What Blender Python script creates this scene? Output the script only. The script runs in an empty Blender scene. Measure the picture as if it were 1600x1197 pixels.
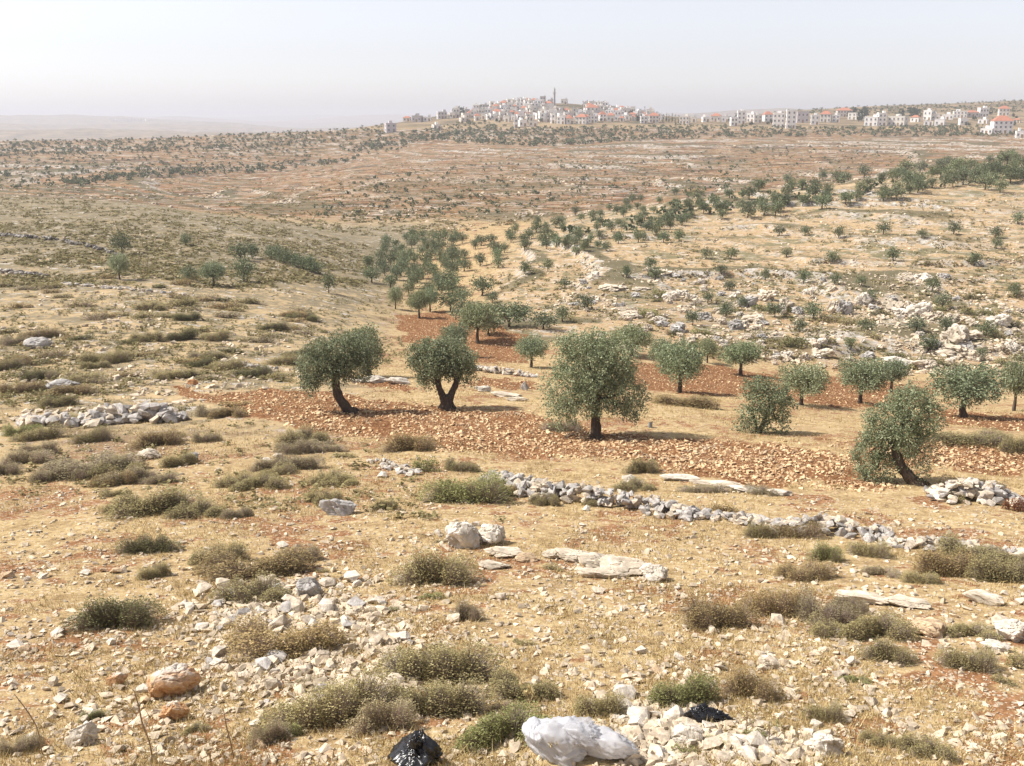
import bpy, bmesh, math, random
import numpy as np
from mathutils import Vector, Matrix
R = math.radians
rng = np.random.default_rng(7)
random.seed(7)
scn = bpy.context.scene
col = scn.collection

# ------------------------------------------------------------------ camera, light, exposure
F = 1557.0                 # focal length in photograph pixels (1600 wide)
TH = R(15.0)               # camera looks down by this angle
cd = bpy.data.cameras.new('camera')
cam = bpy.data.objects.new('camera', cd); col.objects.link(cam)
cd.sensor_width = 36.0; cd.lens = 36.0 * F / 1600.0
cd.clip_start = 0.1; cd.clip_end = 40000
cam.location = (0, 0, 0); cam.rotation_euler = (math.pi / 2 - TH, 0, 0)
scn.camera = cam

SUN_EL = R(50.0)
SHD = Vector((1.0, -0.12, 0)).normalized()          # the way shadows fall on the ground
world = bpy.data.worlds.new('World'); scn.world = world; world.use_nodes = True
wn = world.node_tree.nodes; wl = world.node_tree.links
sky = wn.new('ShaderNodeTexSky'); sky.sky_type = 'NISHITA'; sky.sun_disc = False
sky.sun_elevation = SUN_EL
sky.sun_rotation = math.atan2(-SHD.x, -SHD.y)
sky.altitude = 600; sky.air_density = 1.0; sky.dust_density = 1.0; sky.ozone_density = 2.0
hsv = wn.new('ShaderNodeHueSaturation'); hsv.inputs['Saturation'].default_value = 0.3; hsv.inputs['Value'].default_value = 1.0
bg = wn['Background']; bg.inputs['Strength'].default_value = 0.12
wl.new(sky.outputs[0], hsv.inputs['Color']); tint = wn.new('ShaderNodeMix'); tint.data_type = 'RGBA'; tint.blend_type = 'MULTIPLY'; tint.inputs[0].default_value = 1; tint.inputs[7].default_value = (.98, .955, .99, 1)
wl.new(hsv.outputs[0], tint.inputs[6]); wl.new(tint.outputs[2], bg.inputs['Color'])

sd = bpy.data.lights.new('sun', 'SUN'); sd.energy = 5.0; sd.angle = R(0.5); sd.color = (1.0, 0.955, 0.88)
sun = bpy.data.objects.new('sun', sd); col.objects.link(sun)
dirv = Vector((SHD.x * math.cos(SUN_EL), SHD.y * math.cos(SUN_EL), -math.sin(SUN_EL)))
sun.rotation_euler = dirv.to_track_quat('-Z', 'Y').to_euler(); sun.location = (-60, 20, 80)

scn.view_settings.view_transform = 'Standard'; scn.view_settings.look = 'None'
scn.view_settings.exposure = 0.53; scn.view_settings.gamma = 1.0; scn.view_settings.use_curve_mapping = False
scn.render.engine = 'CYCLES'
scn.cycles.max_bounces = 6; scn.cycles.diffuse_bounces = 2; scn.cycles.glossy_bounces = 2
scn.cycles.transmission_bounces = 4; scn.cycles.transparent_max_bounces = 12; scn.cycles.volume_bounces = 1
HAZE = 0.0003

# ------------------------------------------------------------------ noise
def _h(ix, iy, seed):
    n = (ix.astype(np.int64) * 374761393 + iy.astype(np.int64) * 668265263 + seed * 1442695041) & 0xffffffff
    n = ((n ^ (n >> 13)) * 1274126177) & 0xffffffff
    n = ((n ^ (n >> 16)) * 2246822519) & 0xffffffff
    return ((n ^ (n >> 15)) & 0xffff) / 65535.0
def vnoise(x, y, seed=0):
    x = np.asarray(x, float); y = np.asarray(y, float)
    ix = np.floor(x); iy = np.floor(y); fx = x - ix; fy = y - iy
    fx = fx * fx * (3 - 2 * fx); fy = fy * fy * (3 - 2 * fy)
    a = _h(ix, iy, seed); b = _h(ix + 1, iy, seed); c = _h(ix, iy + 1, seed); d = _h(ix + 1, iy + 1, seed)
    return (a * (1 - fx) + b * fx) * (1 - fy) + (c * (1 - fx) + d * fx) * fy
def fbm(x, y, octv=4, seed=0):
    s = 0; a = 0.5; t = 0
    for k in range(octv):
        s = s + a * vnoise(x, y, seed + k * 17); t += a; a *= 0.5; x = x * 2.03 + 3.1; y = y * 2.03 + 1.7
    return s / t
def sst(a, b, x):
    t = np.clip((x - a) / (b - a), 0, 1); return t * t * (3 - 2 * t)

# ------------------------------------------------------------------ terrain profile
def tanE(y): return math.tan(TH + math.atan((y - 598.5) / F))
NEAR = [(0, -1.65), (1.2, -1.7), (4, -3.9), (7, -5.9), (9.2, -6.75), (18, -8.62), (26, -9.93), (32, -10.62)]
END_A = [(12000, 182)]
# for each picture column: depth in metres and the height in the picture at which that depth is seen
COLS = {
 -500: [(38, 640), (52, 560), (72, 480), (92, 430), (112, 392), (140, 350), (165, 322), (195, 302), (225, 306), (300, 296), (380, 275), (470, 252), (560, 235), (630, 224), (720, 230), (950, 236), (1600, 226), (2600, 207), (4000, 194), (4800, 189), (6500, 192)],
 0:    [(38, 640), (52, 560), (72, 480), (92, 430), (112, 392), (140, 350), (165, 322), (190, 306), (220, 312), (260, 303), (300, 296), (380, 275), (470, 250), (560, 232), (620, 221), (720, 228), (950, 236), (1600, 226), (2600, 206), (4000, 192), (4700, 188), (6500, 192)],
 200:  [(38, 640), (52, 560), (72, 482), (92, 432), (112, 395), (140, 355), (160, 332), (182, 315), (215, 320), (260, 312), (300, 298), (380, 275), (470, 248), (560, 229), (630, 217), (720, 224), (950, 234), (1600, 224), (2600, 206), (4000, 192), (4500, 187), (6500, 192)],
 300:  [(38, 640), (52, 565), (72, 488), (92, 438), (112, 400), (140, 360), (155, 342), (172, 328), (205, 332), (262, 318), (290, 320), (330, 300), (400, 276), (490, 245), (570, 226), (640, 213), (720, 222), (950, 232), (1600, 222), (2600, 205), (4000, 192), (4700, 191), (6500, 194)],
 400:  [(38, 640), (52, 572), (72, 500), (92, 448), (112, 410), (140, 368), (162, 345), (192, 348), (225, 335), (270, 316), (335, 292), (390, 294), (430, 276), (510, 242), (580, 222), (640, 209), (720, 218), (950, 230), (1600, 220), (2600, 207), (4000, 199), (5000, 197), (6500, 196)],
 500:  [(38, 640), (53, 576), (73, 508), (92, 462), (112, 424), (140, 385), (160, 365), (190, 362), (225, 334), (290, 300), (430, 262), (470, 266), (520, 246), (590, 218), (650, 203), (720, 211), (950, 228), (1600, 222), (2600, 210), (4000, 205), (5000, 203), (6500, 196)],
 600:  [(38.5, 640), (54, 580), (75, 530), (92, 490), (112, 450), (145, 402), (170, 374), (215, 340), (280, 300), (390, 260), (520, 238), (560, 234), (650, 203), (720, 190), (800, 196), (1000, 214), (1600, 214), (3000, 200), (6500, 190)],
 700:  [(38.5, 640), (53, 592), (70, 542), (92, 492), (112, 452), (135, 412), (155, 386), (175, 366), (215, 340), (285, 300), (395, 260), (540, 226), (640, 204), (720, 189), (800, 176), (880, 182), (1200, 204), (3000, 196), (6500, 188)],
 800:  [(38.5, 640), (54, 592), (68, 550), (88, 500), (103, 460), (122, 420), (142, 385), (153, 371), (185, 366), (220, 340), (285, 300), (395, 260), (560, 220), (680, 195), (780, 175), (850, 159), (930, 166), (1200, 198), (3000, 196), (6500, 188)],
 900:  [(38.5, 642), (52, 600), (67, 556), (82, 512), (97, 465), (117, 420), (137, 378), (158, 348), (190, 352), (225, 335), (285, 300), (395, 260), (560, 220), (680, 195), (770, 175), (850, 155), (930, 163), (1200, 198), (3000, 196), (6500, 188)],
 1000: [(39, 642), (52, 602), (68, 560), (80, 520), (95, 470), (115, 420), (133, 380), (158, 341), (172, 326), (205, 329), (250, 318), (290, 300), (400, 260), (560, 220), (670, 199), (740, 186), (810, 176), (900, 184), (1200, 200), (3000, 194), (6500, 186)],
 1100: [(40, 642), (54, 602), (69, 566), (79, 530), (92, 485), (112, 430), (130, 388), (155, 344), (175, 313), (208, 315), (250, 306), (300, 288), (410, 255), (560, 220), (660, 202), (760, 188), (900, 190), (1200, 196), (3000, 192), (6500, 186)],
 1200: [(42, 642), (56, 602), (70, 576), (78, 541), (88, 500), (104, 450), (122, 400), (148, 350), (165, 321), (179, 301), (212, 303), (260, 296), (300, 285), (420, 250), (560, 220), (640, 205), (740, 191), (880, 184), (1000, 172), (1150, 178), (3000, 190), (6500, 186)],
 1400: [(43, 650), (58, 612), (69, 589), (77, 550), (88, 500), (106, 440), (120, 400), (144, 350), (168, 310), (188, 283), (225, 286), (270, 281), (330, 265), (420, 246), (540, 225), (640, 205), (760, 187), (880, 176), (1000, 163), (1150, 168), (3000, 190), (6500, 186)],
 1600: [(45, 652), (58, 620), (68, 600), (77, 550), (89, 500), (107, 440), (121, 400), (145, 350), (174, 300), (195, 270), (213, 250), (260, 252), (300, 251), (350, 246), (430, 238), (520, 225), (640, 206), (760, 186), (900, 170), (1050, 154), (1250, 160), (3000, 188), (6500, 186)],
 2100: [(45, 655), (58, 625), (68, 600), (77, 550), (89, 500), (107, 440), (121, 400), (145, 350), (174, 296), (195, 264), (215, 238), (260, 240), (320, 236), (430, 228), (520, 218), (640, 202), (760, 182), (900, 164), (1050, 146), (1250, 152), (3000, 186), (6500, 186)],
}
NLY = 620
LY0, LY1 = math.log(0.5), math.log(12000.0)
lys = np.linspace(LY0, LY1, NLY)
ts0 = []; tab0 = []
for xp in sorted(COLS):
    ys = [p[0] for p in NEAR]; zs = [p[1] for p in NEAR]
    for (Y, yp) in COLS[xp] + END_A:
        ys.append(Y); zs.append(-Y * tanE(yp))
    ts0.append(0.98 * (xp - 800) / F); tab0.append(np.interp(np.exp(lys), ys, zs))
ts0 = np.array(ts0); tab0 = np.array(tab0)
NT = 161
tg = np.linspace(-0.82, 0.82, NT)
tab = np.stack([np.interp(tg, ts0, tab0[:, j]) for j in range(NLY)], 1)
def blur(a, sig, ax):
    k = int(sig * 3) + 1; w = np.exp(-0.5 * (np.arange(-k, k + 1) / sig) ** 2); w /= w.sum()
    p = np.pad(a, [(k, k) if i == ax else (0, 0) for i in range(2)], mode='edge')
    return sum(w[i] * np.take(p, np.arange(i, i + a.shape[ax]), ax) for i in range(2 * k + 1))
tab = blur(blur(tab, 3.2, 0), 1.6, 1)
def base_h(X, Y):
    D = np.maximum(np.maximum(Y, np.abs(X) / 0.82), 0.5)
    t = np.clip(X / D, -0.8199, 0.8199)
    u = (t + 0.82) / 1.64 * (NT - 1); v = np.clip((np.log(D) - LY0) / (LY1 - LY0), 0, 0.99999) * (NLY - 1)
    i = np.clip(u.astype(int), 0, NT - 2); j = np.clip(v.astype(int), 0, NLY - 2); a = u - i; b = v - j
    return (tab[i, j] * (1 - a) + tab[i + 1, j] * a) * (1 - b) + (tab[i, j + 1] * (1 - a) + tab[i + 1, j + 1] * a) * b, D, t
def zones(X, D, t):
    wob = (fbm(X / 14, D / 14, 3, 5) - .5)
    right = sst(0.0, 0.06, t + 0.07 - 0.0006 * (D - 75) + wob * .04) * sst(70, 77, D + wob * 8) * (1 - sst(205, 225, D + wob * 10))
    mid = sst(196, 222, D + wob * 14) * (1 - sst(640, 680, D + wob * 30))
    left = sst(0.02, 0.10, -t - 0.10 + 0.0006 * (D - 40) + wob * .05) * sst(26, 42, D + wob * 12) * (1 - sst(190, 215, D))
    return right, mid, left
def H(X, Y, full=False):
    X = np.asarray(X, float); Y = np.asarray(Y, float)
    Z, D, t = base_h(X, Y)
    right, mid, left = zones(X, D, t)
    # ledges of rock that follow the contours
    w = (fbm(X / 26, Y / 26, 4, 11) - .5)
    s1 = 0.8
    v = (Z + 2.2 * w) / s1; f = v - np.floor(v)
    st1 = right * (0.35 + 0.65 * sst(.35, .6, fbm(X / 18, Y / 18, 2, 31)))
    Z1 = s1 * (sst(0, .14, f) - f) * st1
    rk = (f < .17) * st1
    w2 = (fbm(X / 70, Y / 70, 4, 12) - .5)
    s2 = 1.0
    v2 = (Z + 3.0 * w2) / s2; f2 = v2 - np.floor(v2)
    st2 = mid * (0.25 + 0.75 * sst(.35, .6, fbm(X / 60, Y / 60, 2, 33)))
    Z2 = s2 * (sst(0, .12, f2) - f2) * st2 * .9
    rk = np.maximum(rk, (f2 < .16) * st2)
    sc = np.maximum(((f > .17) & (f < .42)) * st1, ((f2 > .16) & (f2 < .42)) * st2)
    n = 0.10 * (fbm(X / 2.2, Y / 2.2, 3, 1) - .5) * sst(3, 12, D) + 0.5 * (fbm(X / 16, Y / 16, 3, 2) - .5) * sst(12, 40, D)
    n = n + 1.3 * (fbm(X / 90, Y / 90, 4, 3) - .5) * sst(230, 420, D) + 150 * (fbm(X / 1100, Y / 800, 5, 4) - .53) * sst(1300, 3200, D)
    n = n + right * 0.9 * (fbm(X / 5, Y / 5, 3, 8) - .42) * sst(.45, .62, fbm(X / 20, Y / 20, 2, 9))
    Z = Z + Z1 + Z2 + n
    if full: return Z, D, t, right, mid, left, rk, sc
    return Z
CT, ST_ = math.cos(TH), math.sin(TH)
AZ = np.concatenate([np.linspace(-math.pi, -R(33), 40)[:-1], np.linspace(-R(33), R(33), 390), np.linspace(R(33), math.pi, 40)[1:]])
RR = np.concatenate([np.geomspace(.4, 8, 16)[:-1], np.geomspace(8, 34, 150)[:-1], np.geomspace(34, 76, 120)[:-1], np.geomspace(76, 220, 270)[:-1],
                     np.geomspace(220, 700, 170)[:-1], np.geomspace(700, 1150, 60)[:-1], np.geomspace(1150, 11900, 60)])
GA, GR = np.meshgrid(AZ, RR, indexing='ij')
GX = np.sin(GA) * GR; GY = np.cos(GA) * GR
GZ, GD, GT, GRIGHT, GMID, GLEFT, GROCK, GSCRUB = H(GX, GY, True)
def H(X, Y):
    """height of the finished ground sheet"""
    X = np.asarray(X, float); Y = np.asarray(Y, float); a = np.arctan2(X, Y); r = np.clip(np.hypot(X, Y), RR[0], RR[-1] * .9999)
    i = np.clip(np.searchsorted(AZ, a) - 1, 0, len(AZ) - 2); j = np.clip(np.searchsorted(RR, r) - 1, 0, len(RR) - 2)
    u = (a - AZ[i]) / (AZ[i + 1] - AZ[i]); v = (r - RR[j]) / (RR[j + 1] - RR[j])
    return (GZ[i, j] * (1 - u) + GZ[i + 1, j] * u) * (1 - v) + (GZ[i, j + 1] * (1 - u) + GZ[i + 1, j + 1] * u) * v
def at_many(px, py):
    px = np.atleast_1d(np.asarray(px, float)); py = np.atleast_1d(np.asarray(py, float))
    out = np.full((len(px), 3), np.nan); J0 = int(np.searchsorted(RR, 6.5)); rr = RR[J0:]
    for s in range(0, len(px), 3000):
        a = (px[s:s + 3000] - 800) / F; b = -(py[s:s + 3000] - 598.5) / F
        dx = a; dy = CT + b * ST_; dz = -ST_ + b * CT; hz = np.hypot(dx, dy); sl = dz / hz; az = np.arctan2(dx, dy)
        i = np.clip(np.searchsorted(AZ, az) - 1, 0, len(AZ) - 2); u = ((az - AZ[i]) / (AZ[i + 1] - AZ[i]))[:, None]
        g = sl[:, None] * rr[None] - (GZ[i, J0:] * (1 - u) + GZ[i + 1, J0:] * u)
        hit = g < 0; any_ = hit.any(1); k = np.clip(hit.argmax(1), 1, None); n = np.arange(len(k))
        g0 = g[n, k - 1]; g1 = g[n, k]; q = np.clip(g0 / (g0 - g1 + 1e-9), 0, 1); r = rr[k - 1] + q * (rr[k] - rr[k - 1])
        o = np.stack([dx / hz * r, dy / hz * r, sl * r], 1); o[~any_] = np.nan
        out[s:s + 3000] = o
    return out
def at(px, py):
    p = at_many([px], [py])[0]
    return Vector(p)
def ppm(P):
    """photograph pixels per metre at a point"""
    return F / (P[1] * CT - P[2] * ST_)
def topix(P):
    P = np.atleast_2d(np.asarray(P, float)); zc = P[:, 1] * CT - P[:, 2] * ST_; yc = P[:, 1] * ST_ + P[:, 2] * CT
    return 800 + F * P[:, 0] / zc, 598.5 - F * yc / zc
def inpoly(x, y, poly):
    x = np.asarray(x, float); y = np.asarray(y, float); r = np.zeros(x.shape, bool); n = len(poly)
    for i in range(n):
        x0, y0 = poly[i]; x1, y1 = poly[(i + 1) % n]
        c = ((y0 > y) != (y1 > y)) & (x < (x1 - x0) * (y - y0) / (y1 - y0 + 1e-12) + x0)
        r ^= c
    return r
def sample_poly(poly, n):
    xs = [p[0] for p in poly]; ys = [p[1] for p in poly]; X = []; Y = []; c = 0
    while c < n:
        a = rng.uniform(min(xs), max(xs), n * 3); b = rng.uniform(min(ys), max(ys), n * 3); m = inpoly(a, b, poly)
        X.append(a[m]); Y.append(b[m]); c += m.sum()
    return np.concatenate(X)[:n], np.concatenate(Y)[:n]

# ------------------------------------------------------------------ node helpers and materials
class NT_:
    def __init__(s, name):
        s.m = bpy.data.materials.new(name); s.m.use_nodes = True; s.t = s.m.node_tree; s.n = s.t.nodes; s.l = s.t.links
        s.bsdf = s.n['Principled BSDF']; s.out = s.n['Material Output']
    def put(s, sock, v):
        if hasattr(v, 'is_output'): s.l.new(v, sock)
        elif isinstance(v, (tuple, list)) and len(v) == 3 and sock.type == 'RGBA': sock.default_value = (*v, 1)
        else: sock.default_value = v
    def pos(s): return s.n.new('ShaderNodeNewGeometry').outputs['Position']
    def objpos(s): return s.n.new('ShaderNodeTexCoord').outputs['Object']
    def attr(s, name, o='Fac'):
        a = s.n.new('ShaderNodeAttribute'); a.attribute_name = name; return a.outputs[o]
    def obj(s, o):
        return s.n.new('ShaderNodeObjectInfo').outputs[o]
    def vmul(s, v, k):
        a = s.n.new('ShaderNodeVectorMath'); a.operation = 'MULTIPLY'; s.put(a.inputs[0], v); a.inputs[1].default_value = k; return a.outputs[0]
    def noise(s, v, scale, det=3, rough=.55):
        a = s.n.new('ShaderNodeTexNoise'); s.put(a.inputs['Vector'], v); a.inputs['Scale'].default_value = scale
        a.inputs['Detail'].default_value = det; a.inputs['Roughness'].default_value = rough; return a.outputs['Fac']
    def voro(s, v, scale, o='Distance'):
        a = s.n.new('ShaderNodeTexVoronoi'); s.put(a.inputs['Vector'], v); a.inputs['Scale'].default_value = scale; return a.outputs[o]
    def ramp(s, f, stops):
        a = s.n.new('ShaderNodeValToRGB'); s.put(a.inputs[0], f); e = a.color_ramp.elements
        while len(e) < len(stops): e.new(.5)
        for i, (p, c) in enumerate(stops): e[i].position = p; e[i].color = (*c, 1) if isinstance(c, tuple) else (c, c, c, 1)
        return a.outputs[0]
    def mix(s, f, a, b, mode='MIX'):
        m = s.n.new('ShaderNodeMix'); m.data_type = 'RGBA'; m.blend_type = mode
        s.put(m.inputs[0], f); s.put(m.inputs[6], a); s.put(m.inputs[7], b); return m.outputs[2]
    def math(s, op, a, b=0.0, clamp=False):
        m = s.n.new('ShaderNodeMath'); m.operation = op; m.use_clamp = clamp; s.put(m.inputs[0], a); s.put(m.inputs[1], b); return m.outputs[0]
    def band(s, f, a, b):
        m = s.n.new('ShaderNodeMapRange'); m.interpolation_type = 'SMOOTHSTEP'; s.put(m.inputs[0], f)
        m.inputs[1].default_value = a; m.inputs[2].default_value = b; return m.outputs[0]
    def bump(s, h, strength=.5, dist=.05):
        b = s.n.new('ShaderNodeBump'); s.put(b.inputs['Height'], h); b.inputs['Strength'].default_value = strength; b.inputs['Distance'].default_value = dist
        s.l.new(b.outputs[0], s.bsdf.inputs['Normal'])
    def fin(s, c, rough=.95, spec=.15):
        s.put(s.bsdf.inputs['Base Color'], c); s.bsdf.inputs['Roughness'].default_value = rough; s.bsdf.inputs['Specular IOR Level'].default_value = spec
        return s.m
    def leafy(s, c, tr=.25):
        s.put(s.bsdf.inputs['Base Color'], c); s.bsdf.inputs['Roughness'].default_value = .65; s.bsdf.inputs['Specular IOR Level'].default_value = .25
        t = s.n.new('ShaderNodeBsdfTranslucent'); s.put(t.inputs[0], c)
        m = s.n.new('ShaderNodeMixShader'); m.inputs[0].default_value = tr
        s.l.new(s.bsdf.outputs[0], m.inputs[1]); s.l.new(t.outputs[0], m.inputs[2]); s.l.new(m.outputs[0], s.out.inputs[0])
        return s.m

def ground_mat():
    g = NT_('ground'); P = g.pos()
    n_big = g.noise(P, .09, 4); n1 = g.noise(P, .35, 4); n2 = g.noise(P, 1.6, 4); n3 = g.noise(P, 7, 4, .65); n4 = g.noise(P, 32, 3, .7)
    A = g.n.new('ShaderNodeAttribute'); A.attribute_name = 'mask_a'; sa = g.n.new('ShaderNodeSeparateColor'); g.l.new(A.outputs['Color'], sa.inputs[0])
    B = g.n.new('ShaderNodeAttribute'); B.attribute_name = 'mask_b'; sb = g.n.new('ShaderNodeSeparateColor'); g.l.new(B.outputs['Color'], sb.inputs[0])
    plough, right, mid = sa.outputs; left, rock, far = sb.outputs
    def st(f, k=1.7): return g.math('ADD', g.math('MULTIPLY', g.math('SUBTRACT', f, .5), k), .5)
    mott = g.math('ADD', g.math('MULTIPLY', n2, .5), g.math('MULTIPLY', n3, .5))
    grass = g.ramp(st(mott, 1.5), [(.28, (.24, .16, .08)), (.45, (.39, .275, .14)), (.58, (.49, .37, .195)), (.75, (.58, .48, .31))])
    soil = g.ramp(st(n3, 1.6), [(.3, (.15, .062, .027)), (.7, (.33, .155, .072))])
    near = g.mix(g.math('MULTIPLY', g.band(g.math('ADD', g.math('MULTIPLY', n2, .55), g.math('MULTIPLY', n1, .45)), .505, .575), .88), grass, soil)
    sp = g.math('MAXIMUM', g.math('MULTIPLY', g.band(g.voro(P, 6.5), .30, .18), g.band(n2, .38, .5)), g.math('MULTIPLY', g.band(g.voro(P, 15), .3, .2), g.band(n1, .4, .55)))
    near = g.mix(g.math('MULTIPLY', sp, .8), near, g.mix(n4, (.45, .36, .25), (.68, .60, .48)))
    pl = g.ramp(st(g.math('ADD', g.math('MULTIPLY', n3, .5), g.math('MULTIPLY', n4, .5)), 2), [(.25, (.10, .044, .02)), (.5, (.21, .10, .046)), (.8, (.36, .205, .105))])
    pl = g.mix(g.math('MULTIPLY', g.band(g.voro(P, 7), .34, .2), g.band(n2, .35, .5)), pl, g.mix(n3, (.44, .27, .14), (.68, .50, .30)))
    c = near
    # right hand slope: straw, orange soil, green-grey scrub
    rs = g.ramp(st(g.math('ADD', g.math('MULTIPLY', n1, .5), g.math('MULTIPLY', n2, .5)), 1.6), [(.36, (.17, .14, .08)), (.44, (.36, .25, .14)), (.51, (.47, .36, .21)), (.57, (.34, .20, .11)), (.63, (.46, .36, .22)), (.7, (.22, .18, .10))])
    rs = g.mix(g.math('MULTIPLY', g.band(g.noise(P, .22, 5, .6), .54, .60), .8), rs, (.155, .145, .08))
    rs = g.mix(g.math('MULTIPLY', g.band(g.noise(g.vmul(P, (.6, 1, 1)), .9, 6, .75), .54, .60), .8), rs, g.mix(n3, (.38, .33, .27), (.62, .56, .48)))
    c = g.mix(right, c, rs)
    # the hill across the valley: bands of soil, scrub and stone along the contours
    Pz = g.vmul(P, (.03, .05, 1.0))
    bz = st(g.noise(Pz, .9, 7, .78), 1.9)
    ms = g.ramp(bz, [(.28, (.07, .055, .035)), (.38, (.15, .09, .05)), (.46, (.27, .145, .07)), (.54, (.36, .25, .14)), (.60, (.13, .085, .05)), (.70, (.29, .155, .072))])
    ms = g.mix(g.math('MULTIPLY', g.band(g.noise(P, .12, 6, .75), .50, .58), .8), ms, (.145, .125, .08))
    ms = g.mix(g.math('MULTIPLY', g.band(g.noise(g.vmul(P, (.4, 1, 1.6)), .35, 7, .8), .535, .585), .92), ms, (.54, .48, .41))
    ms = g.mix(1.0, ms, (.87, .83, .80), 'MULTIPLY')
    c = g.mix(mid, c, ms)
    # left slope: brush cover over tan earth
    sx = g.n.new('ShaderNodeSeparateXYZ'); g.l.new(P, sx.inputs[0]); dd = g.math('MULTIPLY', g.band(sx.outputs[1], 60, 130), .11)
    ls = g.ramp(g.math('ADD', dd, g.math('ADD', g.math('MULTIPLY', n1, .45), g.math('MULTIPLY', n2, .55))), [(.40, (.47, .35, .20)), (.48, (.38, .285, .165)), (.54, (.25, .20, .125)), (.66, (.19, .16, .105))])
    ls = g.mix(g.math('MULTIPLY', g.band(g.noise(P, .8, 5, .7), .57, .63), .8), ls, (.52, .47, .41))
    c = g.mix(left, c, ls)
    fs = g.ramp(g.noise(P, .03, 6, .7), [(.38, (.10, .09, .06)), (.5, (.22, .165, .105)), (.62, (.31, .235, .15))])
    c = g.mix(far, c, fs)
    C = g.n.new('ShaderNodeAttribute'); C.attribute_name = 'mask_c'
    c = g.mix(g.math('MULTIPLY', C.outputs['Fac'], g.math('MULTIPLY', g.band(g.noise(P, .2, 6, .75), .34, .47), .9)), c, (.125, .11, .065))
    rc = g.ramp(g.noise(P, 1.3, 5, .7), [(.34, (.18, .155, .115)), (.5, (.38, .345, .30)), (.66, (.58, .545, .49))])
    c = g.mix(g.math('MULTIPLY', rock, g.band(g.noise(P, .55, 5, .75), .42, .56)), c, rc)
    c = g.mix(plough, c, pl)
    g.bump(g.math('ADD', g.math('MULTIPLY', n3, 1.0), g.math('MULTIPLY', n4, .5)), .7, .08)
    return g.fin(c, .98, .05)

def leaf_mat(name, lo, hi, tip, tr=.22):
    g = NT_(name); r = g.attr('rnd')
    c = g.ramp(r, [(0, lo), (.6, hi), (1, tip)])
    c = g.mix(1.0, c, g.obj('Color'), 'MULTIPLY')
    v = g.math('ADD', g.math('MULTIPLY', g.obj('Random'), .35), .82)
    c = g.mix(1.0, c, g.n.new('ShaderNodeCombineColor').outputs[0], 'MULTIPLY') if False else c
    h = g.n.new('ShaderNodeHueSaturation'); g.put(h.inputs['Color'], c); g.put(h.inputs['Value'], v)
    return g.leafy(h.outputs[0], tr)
def stone_mat(name, lo, hi, scale):
    g = NT_(name); P = g.objpos()
    loc = g.obj('Location'); va = g.n.new('ShaderNodeVectorMath'); g.l.new(P, va.inputs[0]); g.l.new(loc, va.inputs[1]); V = va.outputs[0]
    n = g.noise(V, scale, 5, .68); n2 = g.noise(V, scale * .3, 3)
    c = g.ramp(n, [(.30, lo), (.52, tuple((a + b) / 2 for a, b in zip(lo, hi))), (.66, hi)])
    c = g.mix(g.math('MULTIPLY', g.band(n2, .55, .68), .45), c, (.30, .27, .22))
    c = g.mix(1.0, c, g.obj('Color'), 'MULTIPLY')
    r = g.math('ADD', g.math('MULTIPLY', g.attr('rnd'), .5), .72)
    h = g.n.new('ShaderNodeHueSaturation'); g.put(h.inputs['Color'], c); g.put(h.inputs['Value'], r)
    g.bump(n, .6, .04)
    return g.fin(h.outputs[0], .9, .2)
def flat_mat(name, c, rough=.8, spec=.3, var=.25, scale=3):
    g = NT_(name); n = g.noise(g.objpos(), scale, 4, .6)
    cc = g.mix(n, tuple(x * (1 - var) for x in c), tuple(min(1, x * (1 + var)) for x in c))
    cc = g.mix(1.0, cc, g.obj('Color'), 'MULTIPLY')
    return g.fin(cc, rough, spec)
def rnd_mat(name, stops, rough=.9):
    g = NT_(name); return g.fin(g.ramp(g.attr('rnd'), stops), rough, .1)
def orange_mat():
    g = NT_('orange_stone'); P = g.objpos(); n = g.noise(P, 5, 5, .7); sx = g.n.new('ShaderNodeSeparateXYZ'); g.l.new(P, sx.inputs[0])
    o = g.ramp(n, [(.3, (.30, .14, .06)), (.5, (.52, .30, .15)), (.68, (.66, .46, .28))])
    w = g.band(g.math('ADD', g.math('MULTIPLY', sx.outputs[2], .9), g.math('MULTIPLY', g.noise(P, 2.2, 4), .8)), .60, .80)
    c = g.mix(w, o, g.mix(n, (.42, .36, .29), (.74, .68, .60))); g.bump(n, .7, .05); return g.fin(c, .9, .2)
def bark_mat():
    g = NT_('bark'); n = g.noise(g.vmul(g.objpos(), (1, 1, .3)), 14, 5, .7)
    c = g.ramp(n, [(.3, (.045, .032, .024)), (.55, (.11, .082, .062)), (.75, (.20, .165, .135))]); g.bump(n, .9, .05)
    return g.fin(c, .95, .1)
M_G = ground_mat()
M_OL = leaf_mat('olive_leaf', (.115, .135, .07), (.29, .32, .18), (.50, .52, .36))
M_FAROL = leaf_mat('far_olive_leaf', (.09, .11, .055), (.19, .215, .12), (.31, .33, .20))
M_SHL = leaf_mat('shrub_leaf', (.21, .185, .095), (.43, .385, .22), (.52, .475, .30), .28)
M_TWIG = leaf_mat('twig', (.17, .145, .115), (.36, .31, .255), (.54, .48, .41), .08)
M_DARKT = leaf_mat('dark_leaf', (.035, .05, .028), (.07, .09, .05), (.11, .13, .075))
M_BARK = bark_mat()
M_ST = stone_mat('stone', (.34, .30, .26), (.74, .68, .60), 5.0)
M_BO = stone_mat('boulder_stone', (.30, .27, .23), (.78, .73, .66), 2.2)
M_GR = rnd_mat('dry_grass', [(0, (.27, .20, .10)), (.4, (.45, .335, .155)), (.75, (.59, .465, .235)), (.93, (.68, .59, .36)), (1, (.33, .33, .15))])
M_OB = orange_mat()
M_CL = stone_mat('clod_earth', (.44, .265, .135), (.80, .615, .38), 4.0)
M_WALL = flat_mat('render_wall', (.70, .68, .66), .85, .2, .1, .4)
M_ROOF = flat_mat('roof_tile', (.40, .17, .11), .8, .2, .2, 1)
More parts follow.
